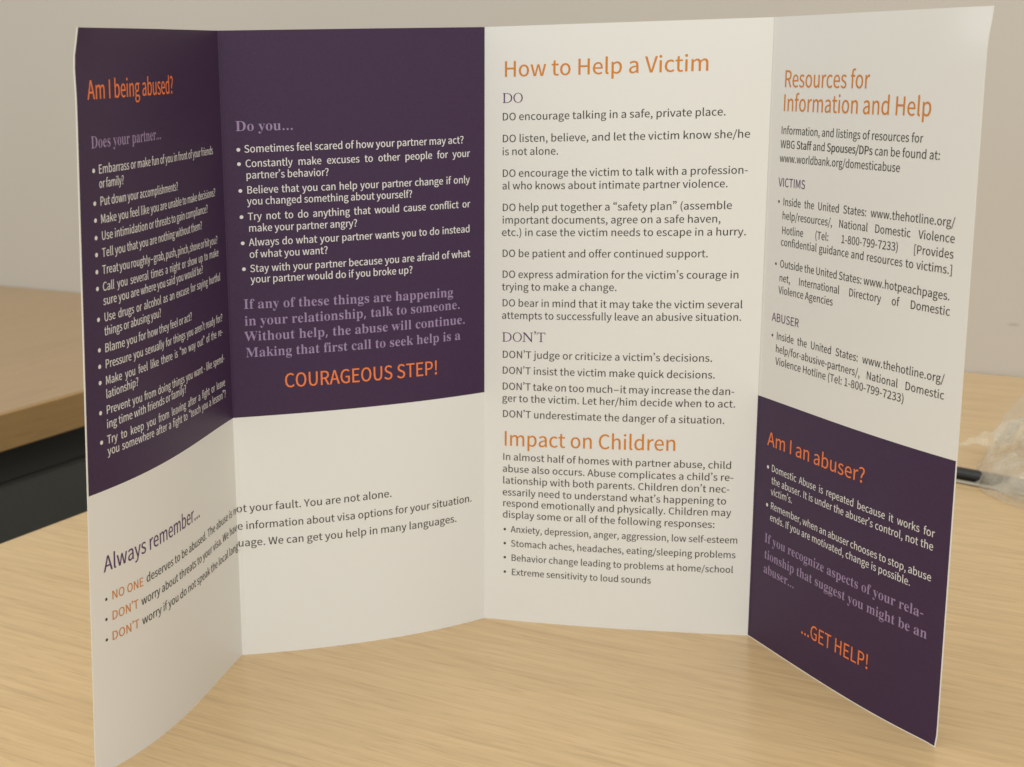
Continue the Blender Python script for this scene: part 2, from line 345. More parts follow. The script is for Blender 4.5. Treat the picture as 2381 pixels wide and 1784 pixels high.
# ---- lettering: glyph outlines (cubic, 500 units to the cap height), s = sans, b = bold serif
GLYPHS = """\
b 	192	
b,	198	46 -95 -16 0 7 28 7 31 7 33 7 33 6 30 3 26 23 0 23 0 23 0 2 -3 2 -3 2 -3 -7 -26 -9 -28 -12 -31 -12 -32 -12 -29 -12 -26 -16 0
b-	237	89 169 -60 0 0 19 0 19 0 19 60 0 59 0 60 0 0 -19 0 -19 0 -19 -60 0
b.	198	111 -10 -13 0 -12 0 -11 4 -9 7 -8 8 -5 13 0 18 0 18 5 13 8 7 9 8 11 3 12 0 13 0 11 -3 9 -8 9 -7 5 -13 0 -18 0 -18 -5 -13 -9 -8 -9 -7
bD	544	106 0 -76 0 0 6 0 7 0 6 23 1 14 5 8 7 8 8 6 17 0 25 0 109 0 110 0 110 0 29 -7 19 -9 9 -10 9 -15 5 -24 0 0 6 0 6 0 6 76 0 68 0 75 0 89 0 62 -22 46 -43 46 -43 20 -62 0 -80 0 -167 -80 -83 -175 0 -76 0/226 27 18 0 48 0 43 18 23 37 23 37 12 57 0 75 0 150 -55 75 -93 0 -19 0 -19 -4 -6 -7 -5 -7 -4 -14 0 -21 0 -115 0 -115 0 -114 0 -21 4 -14 5 -7 6 -7
bI	286	108 0 -85 0 0 6 0 7 0 6 24 3 15 5 10 8 10 9 9 15 0 24 0 114 0 114 0 114 0 22 -8 15 -9 7 -9 8 -15 4 -27 1 0 6 0 6 0 6 84 0 69 0 84 0 0 -6 0 -6 0 -6 -26 -1 -14 -4 -10 -8 -10 -7 -7 -15 0 -22 0 -114 0 -113 0 -113 0 -15 1 -12 4 -9 3 -9 11 -7 10 -4 10 -5 11 -3 19 -2 0 -6 0 -7 0 -6 -85 0
bM	696	80 0 -57 0 0 6 0 7 0 6 25 1 15 5 10 10 11 9 7 17 0 26 0 111 0 111 0 111 0 16 -2 12 -4 8 -3 9 -12 6 -9 4 -10 3 -9 3 -18 1 0 6 0 6 0 6 62 0 48 0 62 0 48 -115 49 -114 48 -115 49 115 62 114 48 115 62 0 46 0 62 0 0 -6 0 -6 0 -6 -24 -2 -14 -6 -9 -9 -9 -10 -7 -16 0 -24 0 -107 0 -107 0 -107 0 -21 2 -16 3 -10 4 -11 11 -7 9 -4 8 -3 8 -2 17 -1 0 -6 0 -7 0 -6 -81 0 -65 0 -81 0 0 6 0 7 0 6 18 2 9 2 9 4 9 4 12 7 3 10 4 10 1 15 0 18 0 116 0 116 0 115 -61 -146 -76 -146 -61 -146 -6 0 7 0 -7 0 -60 142 -75 143 -60 142 0 -113 0 -113 0 -113 0 -28 8 -19 10 -9 11 -8 15 -5 26 0 0 -6 0 -7 0 -6 -57 0
bW	671	202 -12 -7 0 -50 148 -51 148 -51 147 -6 18 -8 12 -6 8 -7 8 -9 4 -16 1 0 6 0 6 0 6 72 0 56 0 71 0 0 -6 0 -6 0 -6 -15 -1 -9 -2 -7 -5 -6 -4 -7 -8 0 -11 0 -11 3 -14 5 -17 28 -80 27 -80 28 -81 28 73 45 73 28 73 -5 17 -5 17 -6 17 -5 17 -10 11 -8 6 -9 5 -11 3 -20 2 0 6 0 6 0 6 77 0 61 0 77 0 0 -6 0 -6 0 -6 -34 0 -17 -10 0 -20 0 -6 3 -9 4 -13 28 -81 43 -80 28 -81 24 75 24 74 25 75 6 17 3 14 0 9 0 13 -8 9 -8 5 -8 5 -9 3 -18 1 0 6 0 6 0 6 45 0 28 0 44 0 0 -6 0 -6 0 -6 -14 -3 -10 -6 -7 -11 -8 -10 -8 -15 -7 -20 -47 -143 -47 -143 -47 -143 -7 0 9 0 -6 0 -41 117 -41 117 -41 117 -46 -117 -61 -117 -46 -117 -7 0
ba	378	310 -11 -31 0 -36 0 -12 16 -3 33 -34 -32 -46 -16 -43 0 -26 0 -14 8 -15 15 -15 14 -5 19 0 23 0 33 12 26 32 21 31 21 54 20 67 19 0 18 0 19 0 19 0 20 -6 16 -9 9 -9 10 -20 4 -20 0 -32 0 -24 -7 0 -16 0 -3 5 -6 7 -10 7 -10 2 -9 0 -9 0 -14 -2 -10 -9 -8 -10 -9 -7 -4 -14 0 -15 0 -6 5 -9 9 -9 9 -2 12 0 16 0 17 4 15 12 14 12 13 14 11 21 8 21 8 22 4 28 0 52 0 32 -10 22 -19 22 -19 8 -30 0 -41 0 -54 0 -54 0 -54 0 -13 0 -9 2 -3 1 -4 12 -2 5 0 5 0 -1 2 7 6 3 -5 3 -6 3 -5 -24 -27/142 37 24 0 7 0 12 3 10 5 10 5 13 9 8 10 0 39 0 39 0 39 -59 -14 -45 -31 0 -49 0 -37
bb	396	59 -13 -4 0 0 147 0 146 0 146 0 23 -3 15 -5 7 -4 6 -10 4 -16 1 0 6 0 6 0 6 48 0 31 0 48 0 0 -65 0 -64 0 -65 24 29 38 15 37 0 26 0 18 -8 20 -14 19 -14 14 -20 11 -25 12 -25 4 -29 0 -33 0 -37 -6 -33 -14 -29 -14 -29 -16 -23 -25 -17 -25 -17 -24 -8 -32 0 -33 0 -27 14 -31 28 -19 -15 -29 -14 -19 -15 -3 0/168 15 33 0 26 0 26 13 9 26 10 26 5 41 0 55 0 45 -6 33 -10 21 -11 22 -24 11 -24 0 -11 0 -16 -4 -10 -8 -9 -8 -10 -10 -2 -13 0 -63 0 -63 0 -64 0 -40
bc	322	229 -11 -58 0 -28 0 -20 8 -23 15 -22 15 -16 21 -14 26 -13 27 -6 30 0 33 0 36 7 32 15 28 15 28 17 22 26 16 26 16 25 8 32 0 35 0 23 -7 20 -16 20 -15 7 -19 0 -24 0 -14 -2 -11 -9 -8 -8 -8 -5 -4 -13 0 -30 0 -7 17 0 34 0 4 1 4 0 4 1 4 0 3 0 4 0 19 -19 9 -20 0 -42 0 -29 -40 0 -80 0 -54 10 -41 18 -27 19 -28 31 -14 31 0 26 0 31 12 23 25 5 -4 -7 -4 5 -5 -37 -51
be	330	229 -11 -60 0 -29 0 -20 7 -22 15 -22 15 -16 22 -12 27 -13 28 -6 32 0 38 0 34 6 30 13 27 14 27 16 20 23 16 22 15 21 8 29 0 42 0 27 -14 25 -28 25 -29 10 -39 0 -50 0 -2 0 -3 0 -3 -60 0 -61 0 -61 0 1 -90 39 -46 59 0 29 0 33 16 22 32 6 -5 -9 -4 6 -5 -36 -61/120 215 0 -4 31 0 47 0 31 0 0 8 0 9 0 8 0 31 -4 23 -6 14 -6 15 -19 7 -17 0 -33 0 -24 -34 0 -69 0 -4
bf	235	92 0 -68 0 0 6 0 6 0 6 13 1 5 2 6 3 5 3 7 5 3 6 2 6 1 14 0 22 0 75 0 74 0 75 -14 0 -13 0 -13 0 0 12 0 12 0 13 13 0 13 0 14 0 0 15 0 16 0 16 0 39 8 30 24 21 24 22 27 10 42 0 31 0 19 -7 17 -14 17 -14 6 -17 0 -19 0 -16 -2 -12 -8 -8 -9 -9 -4 -4 -12 0 -13 0 -5 4 -7 7 -8 7 -2 9 0 12 0 10 2 11 6 12 1 1 2 2 1 3 1 3 1 2 0 2 0 8 -15 4 -12 0 -16 0 -16 -5 -4 -10 -5 -10 -3 -14 0 -20 0 -29 0 -29 0 -29 21 0 20 0 20 0 0 -13 0 -12 0 -12 -20 0 -20 0 -21 0 0 -78 0 -77 0 -77 0 -23 6 -14 7 -7 8 -7 13 -3 23 0 0 -6 0 -6 0 -6 -68 0
bg	359	221 -154 -61 0 -48 0 -32 7 -24 14 -24 14 -9 17 0 20 0 24 15 18 40 12 -33 16 -11 20 0 25 0 18 5 16 13 14 14 14 19 13 30 13 -58 22 -25 37 0 53 0 23 6 20 13 18 12 17 14 14 22 10 23 10 22 5 29 0 29 0 24 -6 27 -10 31 0 25 0 31 0 0 -13 0 -13 0 -14 -18 0 -16 0 -18 0 17 -21 7 -23 0 -27 0 -21 -5 -19 -11 -17 -11 -17 -12 -13 -19 -9 -20 -9 -20 -5 -25 0 -6 0 -4 0 -6 1 -5 0 -7 0 -5 0 -13 0 -16 -3 -8 -7 -9 -8 -7 -8 0 -10 0 -16 22 -8 30 0 12 0 13 0 12 0 39 0 29 -3 22 -7 23 -6 11 -10 9 -14 10 -14 4 -18 0 -23 0 -35 -12 -28 -32 -20 -32 -20/155 136 18 0 17 0 19 8 7 16 7 16 4 24 0 32 0 32 -4 24 -7 15 -7 15 -19 8 -17 0 -18 0 -19 -8 -7 -15 -7 -15 -5 -24 0 -32 0 -32 5 -24 7 -16 7 -16/143 -128 33 0 75 0 46 19 0 37 0 13 -9 8 -10 6 -11 5 -20 2 -22 0 -40 0 -43 0 -40 0 -17 -11 -13 -14 0 -17 0 -12 12 -12 16 -10 15 -9
bh	418	87 0 -59 0 0 6 0 6 0 6 14 0 8 4 5 6 6 6 5 11 0 16 0 126 0 125 0 126 0 15 -4 11 -5 7 -5 7 -9 4 -14 1 0 6 0 5 0 6 47 0 31 0 47 0 0 -69 0 -69 0 -69 28 38 43 19 42 0 64 0 24 -40 0 -78 0 -57 0 -57 0 -57 0 -15 3 -11 5 -7 5 -6 9 -4 14 0 0 -6 0 -6 0 -6 -59 0 -43 0 -59 0 0 6 0 6 0 6 2 0 -7 0 2 0 21 0 18 14 0 29 0 59 0 59 0 59 0 20 -3 15 -5 10 -4 10 -17 5 -14 0 -23 0 -29 -13 -17 -27 0 -66 0 -65 0 -66 0 -15 4 -11 4 -7 5 -6 8 -4 15 0 0 -6 0 -6 0 -6 -60 0
bi	218	126 397 -15 0 -16 0 -7 6 -11 10 -10 11 -4 13 0 16 0 16 4 13 10 11 11 10 7 6 16 0 15 0 8 -6 10 -10 11 -11 3 -13 0 -16 0 -16 -3 -13 -11 -11 -11 -10/87 0 -59 0 0 6 0 6 0 6 15 1 8 3 5 6 5 6 5 11 0 16 0 72 0 72 0 72 0 18 -4 12 -4 6 -4 6 -9 3 -15 0 0 6 1 7 0 6 47 0 30 0 47 0 0 -93 0 -94 0 -93 0 -15 3 -11 5 -6 4 -7 8 -3 15 -1 0 -6 0 -6 0 -6 -60 0
bk	394	87 0 -60 0 0 6 0 6 0 6 15 1 10 3 5 6 5 7 4 10 0 16 0 125 0 125 0 126 0 17 -3 11 -4 7 -4 6 -9 3 -16 1 0 6 1 6 0 6 46 0 31 0 46 0 0 -105 0 -105 0 -105 29 29 43 29 29 29 13 12 8 11 0 10 0 12 -21 5 -26 0 -1 0 7 0 -1 0 0 6 0 7 0 6 51 0 35 0 51 0 0 -6 0 -7 0 -6 -28 -1 -24 -12 -23 -24 -20 -18 -20 -19 -19 -19 45 -64 46 -63 45 -64 9 -14 10 -6 13 0 0 -6 0 -6 0 -6 -60 0 -45 0 -60 0 0 6 0 6 0 6 2 0 -6 0 2 0 16 0 17 5 0 12 0 5 -4 6 -6 8 -25 36 -26 36 -26 36 -5 -5 -19 -5 -6 -5 0 -28 0 -29 0 -29 0 -15 4 -11 4 -6 5 -7 8 -3 15 -1 0 -6 0 -6 0 -6 -60 0
bl	219	87 0 -59 0 0 6 0 6 0 6 15 1 8 3 5 6 5 6 5 11 0 16 0 125 0 125 0 126 0 16 -3 11 -4 7 -4 7 -9 4 -16 0 0 6 0 6 0 6 47 0 31 0 47 0 0 -146 0 -147 0 -146 0 -15 3 -11 5 -6 4 -7 8 -3 15 -1 0 -6 0 -6 0 -6 -60 0
bm	608	86 0 -58 0 0 6 0 6 0 6 14 0 8 4 5 6 6 6 5 11 0 16 0 72 0 73 0 72 0 15 -4 11 -5 8 -5 7 -9 4 -14 0 0 6 0 6 0 6 46 0 31 0 47 0 0 -17 0 -17 0 -16 28 39 41 20 38 0 50 0 23 -21 11 -42 28 42 44 21 43 0 63 0 23 -40 0 -78 0 -57 0 -57 0 -57 0 -15 3 -11 5 -7 5 -6 8 -4 14 0 0 -6 0 -6 0 -6 -58 0 -42 0 -58 0 0 6 0 6 0 6 14 0 9 4 4 7 5 7 4 10 0 15 0 59 0 59 0 59 0 20 -3 15 -5 10 -4 10 -17 5 -15 0 -21 0 -28 -13 -17 -25 0 -66 0 -66 0 -67 0 -15 4 -10 4 -7 5 -7 8 -4 14 0 0 -6 0 -6 0 -6 -57 0 -42 0 -57 0 0 6 0 6 0 6 14 0 8 4 5 7 5 7 3 10 0 15 0 59 0 59 0 59 0 20 -3 15 -4 10 -5 10 -16 5 -15 0 -23 0 -28 -13 -15 -27 0 -66 0 -65 0 -66 0 -15 3 -10 4 -7 5 -7 8 -3 14 -1 0 -6 0 -6 0 -6 -59 0
bn	418	87 0 -59 0 0 6 0 6 0 6 14 0 8 4 5 6 6 6 5 11 0 16 0 72 0 73 0 72 0 15 -4 11 -5 8 -5 7 -9 4 -14 0 0 6 0 6 0 6 47 0 31 0 47 0 0 -16 0 -16 0 -15 27 37 43 19 43 0 64 0 24 -40 0 -78 0 -57 0 -57 0 -57 0 -15 3 -11 5 -7 5 -6 9 -4 14 0 0 -6 0 -6 0 -6 -59 0 -43 0 -59 0 0 6 0 6 0 6 2 0 -7 0 2 0 21 0 18 14 0 29 0 59 0 59 0 59 0 20 -3 15 -5 10 -4 10 -17 5 -14 0 -23 0 -29 -13 -17 -27 0 -66 0 -65 0 -66 0 -15 4 -11 4 -7 5 -6 8 -4 15 0 0 -6 0 -6 0 -6 -60 0
bo	369	217 -11 -32 0 -32 0 -25 8 -25 16 -25 15 -16 22 -14 27 -13 27 -6 31 0 34 0 35 6 31 13 27 14 27 16 22 25 15 25 16 24 8 32 0 32 0 25 -8 24 -15 25 -16 16 -21 14 -27 14 -27 6 -31 0 -36 0 -36 -6 -31 -14 -27 -14 -27 -16 -21 -24 -15 -25 -15/164 13 21 0 21 0 21 10 9 20 5 10 4 15 2 21 1 21 1 27 0 32 0 65 -5 43 -9 20 -9 21 -21 10 -20 0 -22 0 -21 -10 -8 -21 -9 -21 -5 -42 0 -64 0 -32 1 -27 2 -21 2 -22 5 -15 4 -10 9 -20
bp	408	93 -153 -66 0 0 6 0 6 0 5 11 1 6 2 5 4 6 4 7 6 1 8 2 8 1 13 0 20 0 112 0 113 0 112 0 23 -4 14 -4 7 -5 6 -8 5 -16 2 0 5 0 6 0 6 46 0 29 0 45 0 0 -18 0 -17 0 -18 22 42 40 20 42 0 26 0 18 -7 20 -16 19 -15 14 -21 11 -26 11 -26 4 -30 0 -33 0 -36 -4 -32 -12 -29 -11 -28 -14 -22 -20 -16 -21 -16 -18 -8 -27 0 -36 0 -37 15 -22 31 0 -33 0 -32 0 -33 0 -20 2 -15 3 -10 3 -11 10 -7 8 -3 8 -3 7 -2 14 -1 0 -6 0 -6 0 -6 -66 0/191 31 24 0 22 0 23 11 10 23 9 23 6 35 0 47 0 44 -4 35 -8 23 -8 22 -24 11 -23 0 -22 0 -27 -15 -15 -32 0 -61 0 -61 0 -61 12 -29
br	316	94 0 -66 0 0 6 0 6 0 6 15 1 8 3 5 6 5 6 5 11 0 16 0 72 0 72 0 72 0 18 -4 12 -4 6 -5 6 -8 3 -15 0 0 6 1 7 0 6 46 0 29 0 46 0 0 -22 0 -21 0 -21 13 23 28 18 17 13 18 12 12 7 16 0 21 0 9 -6 10 -10 11 -11 3 -14 0 -17 0 -14 -2 -12 -9 -9 -8 -8 -5 -5 -14 0 -13 0 -3 3 -6 6 -6 6 -5 8 -5 7 -5 8 -13 3 -9 0 -10 0 -17 -6 -9 -14 -10 -13 -5 -18 0 -23 0 -50 0 -50 0 -50 0 -17 6 -11 7 -5 8 -6 11 -3 21 -1 0 -6 0 -6 0 -6 -66 0
bs	316	201 -11 -35 0 -20 0 -23 5 -28 13 -4 2 -5 1 -6 0 -11 0 -9 -7 -4 -13 -6 0 -5 0 -6 0 0 42 0 42 0 42 6 0 7 0 6 0 7 -31 12 -25 18 -17 18 -18 19 -9 22 0 18 0 14 5 10 8 10 9 5 11 0 15 0 21 -13 17 -27 13 -18 9 -18 9 -18 9 -25 13 -19 15 -13 16 -13 16 -6 19 0 21 0 31 10 26 20 20 21 21 27 10 36 0 8 0 9 -1 10 -2 10 -2 13 -3 13 -4 3 -1 2 0 3 -1 3 -1 3 0 2 0 8 0 7 5 4 10 5 0 5 0 5 0 0 -35 0 -36 0 -36 -6 0 -6 0 -5 0 -8 27 -12 20 -15 14 -16 14 -17 7 -19 0 -16 0 -12 -4 -8 -7 -9 -8 -4 -10 0 -11 0 -12 4 -10 7 -8 8 -8 12 -7 15 -8 16 -8 17 -8 16 -8 25 -12 19 -14 11 -16 12 -15 5 -21 0 -26 0 -35 -10 -28 -22 -21 -21 -21
bt	251	185 -10 -49 0 -30 0 -15 7 -13 14 -13 15 -4 22 0 30 0 76 0 76 0 76 -10 0 -11 0 -10 0 0 8 0 7 0 8 30 28 22 25 21 23 20 23 16 20 10 17 5 0 -9 0 6 0 0 -41 0 -42 0 -41 23 0 23 0 23 0 0 -12 0 -11 0 -12 -23 0 -23 0 -23 0 0 -72 0 -72 0 -72 0 -15 2 -12 4 -7 4 -8 14 -4 9 0 18 0 21 13 10 25 6 -3 -8 -4 6 -3 -23 -55
bu	412	165 -11 -21 0 -34 0 -17 10 -14 20 -15 20 -6 29 0 38 0 56 0 55 0 55 0 17 -3 13 -5 8 -5 8 -9 5 -15 0 0 6 0 6 0 6 47 0 32 0 48 0 0 -87 0 -86 0 -87 0 -13 5 -10 7 -7 6 -8 16 -4 12 0 23 0 26 11 16 22 0 67 0 67 0 66 0 19 -4 13 -5 7 -6 8 -10 4 -18 0 0 6 0 6 0 6 49 0 33 0 49 0 0 -88 0 -88 0 -88 0 -17 5 -11 6 -6 5 -6 9 -4 15 -1 0 -6 0 -6 0 -6 -40 0 -32 -8 -56 -17 0 18 0 19 0 18 -13 -17 -27 -13 -19 -10 -18 -10
bw	477	148 -11 -7 0 -38 100 -38 101 -39 101 -3 9 -6 7 -4 5 -5 5 -4 4 -8 1 0 6 0 7 0 6 55 0 38 0 55 0 0 -6 0 -7 0 -6 -10 0 -4 -2 -4 -3 -4 -2 -5 -5 0 -7 0 -3 1 -4 1 -4 1 -5 1 -4 2 -6 17 -46 18 -46 17 -46 16 40 32 40 17 39 -4 11 -4 12 -3 11 -4 12 -6 9 -5 4 -4 4 -6 2 -12 1 0 5 0 6 0 6 57 0 41 0 57 0 0 -6 0 -7 0 -6 -20 -1 -11 -6 0 -12 0 -2 1 -2 0 -4 1 -3 0 -2 1 -2 14 -45 14 -44 14 -44 17 42 32 42 17 42 3 8 3 7 0 6 0 7 -7 5 -5 3 -5 3 -5 2 -12 2 0 5 0 6 0 6 33 0 16 0 33 0 0 -6 0 -6 0 -5 -10 -1 -7 -4 -5 -7 -4 -7 -5 -10 -5 -12 -39 -98 -40 -98 -39 -98 -6 0 10 0 -6 0 -24 76 -24 75 -24 76 -31 -76 -45 -75 -31 -76 -6 0
by	330	76 -154 -18 0 -19 0 -11 6 -12 11 -12 11 -3 15 0 19 0 13 2 11 8 10 9 10 5 4 14 0 13 0 5 -3 8 -7 8 -7 1 -10 0 -12 0 -2 0 -2 -1 -2 0 -2 0 -2 0 -3 0 -8 13 -4 8 0 9 0 17 9 12 18 7 9 5 11 5 12 5 13 5 14 3 17 -38 93 -39 94 -38 93 -5 11 -4 9 -4 7 -4 7 -4 4 -2 3 -4 4 -14 2 -10 0 0 0 7 0 0 0 0 6 0 7 0 6 61 0 45 0 61 0 0 -6 0 -7 0 -6 -14 0 -6 -2 -5 -2 -5 -3 -7 -5 0 -8 0 -3 0 -3 1 -3 1 -4 2 -3 1 -4 19 -51 35 -50 20 -50 16 44 15 45 17 45 3 8 3 6 1 6 1 6 1 5 0 5 0 8 -7 6 -6 3 -6 3 -6 1 -13 0 0 6 0 7 0 6 35 0 20 0 35 0 0 -6 0 -7 0 -6 -10 0 -8 -4 -6 -10 -6 -9 -7 -14 -7 -19 -36 -97 -36 -98 -35 -98 -13 -33 -10 -27 -12 -18 -12 -19 -9 -12 -13 -7 -14 -8
bz	322	115 0 -93 0 0 5 0 5 0 5 57 101 56 100 56 100 -14 0 -22 0 -14 0 -27 0 -26 -6 -14 -12 -14 -11 -13 -21 -7 -29 -6 0 9 0 -6 0 2 35 2 34 2 35 89 0 73 0 89 0 0 -7 0 -8 0 -7 -55 -97 -54 -97 -54 -98 10 0 17 0 9 0 35 0 31 7 16 14 17 14 17 23 10 33 6 0 -10 0 6 0 -3 -39 -3 -40 -3 -39 -93 0
rD	535	10 500 0 0 0 0 220 0 0 0 170 5 110 -115 0 -140 0 -140 -110 -115 -170 5 0 0 -220 0 0 0 0 0 0 22 0 0 0 0 50 10 0 0 0 0 0 436 0 0 0 0 -50 10 0 0 0 0/128 470 0 0 0 0 0 -440 0 0 0 0 87 0 0 0 135 -4 90 84 0 140 0 140 -90 84 -135 -4 0 0
rN	575	10 500 0 0 0 0 125 0 0 0 0 0 320 -385 0 0 0 0 0 353 0 0 0 0 -55 10 0 0 0 0 0 22 0 0 0 0 160 0 0 0 0 0 0 -22 0 0 0 0 -60 -10 0 0 0 0 0 -476 0 0 0 0 -35 0 0 0 0 0 -355 423 0 0 0 0 0 -383 0 0 0 0 60 -10 0 0 0 0 0 -22 0 0 0 0 -160 0 0 0 0 0 0 22 0 0 0 0 58 10 0 0 0 0 0 433 0 0 0 0 -58 13 0 0 0 0
rO	540	516 108 0 142 0 142 -111 116 -137 0 -137 0 -111 -116 0 -142 0 -142 111 -116 137 0 137 0/369 20 -101 0 -101 0 -81 103 0 127 0 127 81 103 101 0 101 0 81 -103 0 -127 0 -127
rT	465	10 500 0 0 0 0 440 0 0 0 0 0 5 -125 0 0 0 0 -23 0 0 0 0 0 -17 90 0 0 0 0 -153 0 0 0 0 0 0 -433 0 0 0 0 68 -10 0 0 0 0 0 -22 0 0 0 0 -200 0 0 0 0 0 0 22 0 0 0 0 67 10 0 0 0 0 0 433 0 0 0 0 -152 0 0 0 0 0 -17 -90 0 0 0 0 -23 0 0 0 0 0
r’	170	73 427 -37 -18 4 -9 5 -9 5 -8 44 20 41 47 0 60 0 38 -24 27 -30 0 -30 0 -16 -22 0 -22 0 -25 17 -19 26 0 7 0 7 3 4 2 0 -30
s 	153	
s!	220	86 247 3 -96 14 0 14 0 15 0 2 96 3 97 3 96 0 24 1 23 0 24 -21 0 -21 0 -21 0 1 -24 0 -23 1 -24 3 -96/85 -9 25 0 25 0 20 19 0 28 0 29 -20 19 -25 0 -25 0 -20 -19 0 -29 0 -28
s(	231	100 -32 63 -102 13 6 12 6 13 5 -58 97 -28 116 0 116 0 115 28 116 58 97 -13 6 -12 6 -13 6 -63 -102 -37 -110 0 -134 0 -134
s)	231	55 -128 13 -6 62 102 38 110 0 134 0 134 -38 110 -62 102 -13 -6 -13 -6 -13 -6 58 -97 30 -116 0 -115 0 -116 -30 -116 -58 -97 13 -5
s,	190	46 -117 5 -13 62 26 38 51 0 66 0 46 -20 27 -33 0 -25 0 -22 -16 0 -28 0 -27 21 -16 25 0 2 0 3 0 2 0 0 -41 -26 -32 -42 -19 5 -12
s-	237	31 183 0 -16 59 0 58 0 58 0 0 16 0 16 0 16 -58 0 -58 0 -59 0 0 -16
s.	190	70 -9 25 0 24 0 21 19 0 28 0 29 -21 19 -24 0 -25 0 -20 -19 0 -29 0 -28
s/	267	76 99 -68 -221 15 0 15 0 15 0 68 221 68 221 68 222 -15 0 -15 0 -15 0 -68 -222
s0	379	94 -9 96 0 94 0 61 86 0 175 0 173 -61 84 -94 0 -96 0 -60 -84 0 -173 0 -175/246 42 -56 0 -57 0 -39 63 0 147 0 146 39 62 57 0 56 0 39 -62 0 -146 0 -147
s1	379	60 17 0 -17 91 0 92 0 91 0 0 17 0 18 0 17 -33 0 -34 0 -33 0 0 149 0 150 0 149 -16 0 -16 0 -16 0 -27 -16 -32 -11 -44 -8 0 -14 0 -13 0 -13 29 0 30 0 30 0 0 -124 0 -125 0 -124 -37 0 -38 0 -37 0 0 -17
s2	379	30 12 0 -12 105 0 105 0 104 0 0 18 0 18 0 18 -46 0 -46 0 -46 0 -25 0 -31 -3 -26 -2 117 111 80 102 0 100 0 89 -57 58 -89 0 -64 0 -43 -29 -41 -44 12 -12 12 -12 12 -12 28 34 35 24 41 0 62 0 30 -41 0 -58 0 -85 -72 -100 -157 -137 0 -12
s3	379	102 -9 77 0 90 0 71 53 0 90 0 69 -47 43 -58 15 0 1 0 1 0 1 53 18 35 41 0 61 0 79 -61 46 -85 0 -57 0 -44 -25 -38 -34 11 -14 11 -13 12 -13 28 29 35 19 40 0 53 0 32 -31 0 -48 0 -54 -35 -41 -104 0 0 -16 0 -16 0 -16 116 0 40 -40 0 -60 0 -58 -42 -35 -60 0 -56 0 -38 27 -29 30 -11 -13 -11 -14 -10 -13 33 -36
s7	379	144 190 -9 -190 22 0 21 0 22 0 8 196 21 116 118 150 0 13 0 12 0 13 -105 0 -104 0 -105 0 0 -18 0 -17 0 -18 81 0 81 0 81 0 -98 -137
s8	379	98 -9 93 0 93 0 63 57 0 72 0 69 -40 37 -44 26 0 1 0 1 0 1 30 23 36 45 0 53 0 77 -51 55 -86 0 -77 0 -60 -52 0 -75 0 -53 32 -37 36 -26 0 -1 0 0 0 -1 -46 -25 -46 -47 0 -67 0 -77/259 302 -34 -31 -59 24 -54 26 0 60 0 48 33 32 47 0 53 0 31 -39 0 -50 0 -36/250 38 -58 0 -60 0 -45 38 0 54 0 47 28 40 41 26 70 -29 62 -24 0 -68 0 -50
s9	379	106 -9 54 0 94 0 88 78 0 202 0 159 -73 79 -96 0 -78 0 -65 -65 0 -97 0 -103 55 -54 83 0 41 0 43 24 31 36 -5 -155 -56 -52 -64 0 -32 0 -31 14 -21 24 -12 -13 -11 -13 -11 -13 28 -29/276 406 6 -103 -33 -48 -38 -19 -33 0 -59 0 -30 44 0 67 0 68 37 45 48 0 63 0
s:	190	70 266 25 0 24 0 21 19 0 29 0 28 -21 20 -24 0 -25 0 -20 -20 0 -28 0 -29/70 -9 25 0 24 0 21 19 0 28 0 29 -21 19 -24 0 -25 0 -20 -19 0 -29 0 -28
s?	323	105 269 16 -118 19 0 18 0 19 0 -13 107 123 40 0 100 0 75 -50 47 -77 0 -56 0 -43 -27 -32 -36 12 -11 12 -11 12 -11 24 28 30 16 34 0 49 0 24 -33 0 -41 0 -81/126 -9 25 0 25 0 20 19 0 28 0 29 -20 19 -25 0 -25 0 -20 -19 0 -29 0 -28
sA	415	59 167 -56 -167 21 0 21 0 21 0 16 51 16 51 17 51 61 0 60 0 61 0 16 -51 16 -51 16 -51 22 0 23 0 22 0 -57 167 -56 166 -57 167 -23 0 -24 0 -23 0 -56 -167/181 203 -51 0 8 25 9 26 8 26 18 56 16 54 16 59 1 0 0 0 1 0 17 -58 15 -55 19 -56 8 -26 8 -26 8 -25 -51 0
sB	448	69 167 0 -167 53 0 53 0 53 0 112 0 77 48 0 99 0 68 -42 39 -59 12 0 1 0 1 0 1 47 15 26 44 0 50 0 88 -71 34 -101 0 -49 0 -50 0 -49 0 0 -167/156 288 -24 0 0 54 0 54 0 54 25 0 26 0 26 0 78 0 40 -22 0 -58 0 -51 -35 -31 -86 0 -25 0/161 50 -29 0 0 63 0 63 0 63 29 0 29 0 29 0 88 0 48 -28 0 -62 0 -68 -50 -31 -86 0 -29 0
sC	435	132 -9 125 0 65 0 49 26 40 46 -12 13 -12 14 -11 13 -32 -35 -36 -22 -48 0 -96 0 -60 80 0 126 0 125 64 77 94 0 43 0 33 -19 26 -28 12 13 11 14 11 13 -28 33 -48 29 -61 0 -127 0 -94 -98 0 -161 0 -163
sD	469	69 167 0 -167 42 0 43 0 42 0 151 0 82 93 0 159 0 159 -82 89 -153 0 -42 0 -41 0 -42 0 0 -167/151 52 -19 0 0 132 0 133 0 132 19 0 18 0 19 0 118 0 58 -70 0 -127 0 -126 -58 -74 -118 0 -19 0
sE	402	69 167 0 -167 98 0 99 0 98 0 0 18 0 18 0 18 -77 0 -78 0 -77 0 0 61 0 60 0 61 63 0 63 0 63 0 0 18 0 18 0 18 -63 0 -63 0 -63 0 0 52 0 52 0 53 75 0 75 0 75 0 0 18 0 17 0 18 -96 0 -96 0 -96 0 0 -167
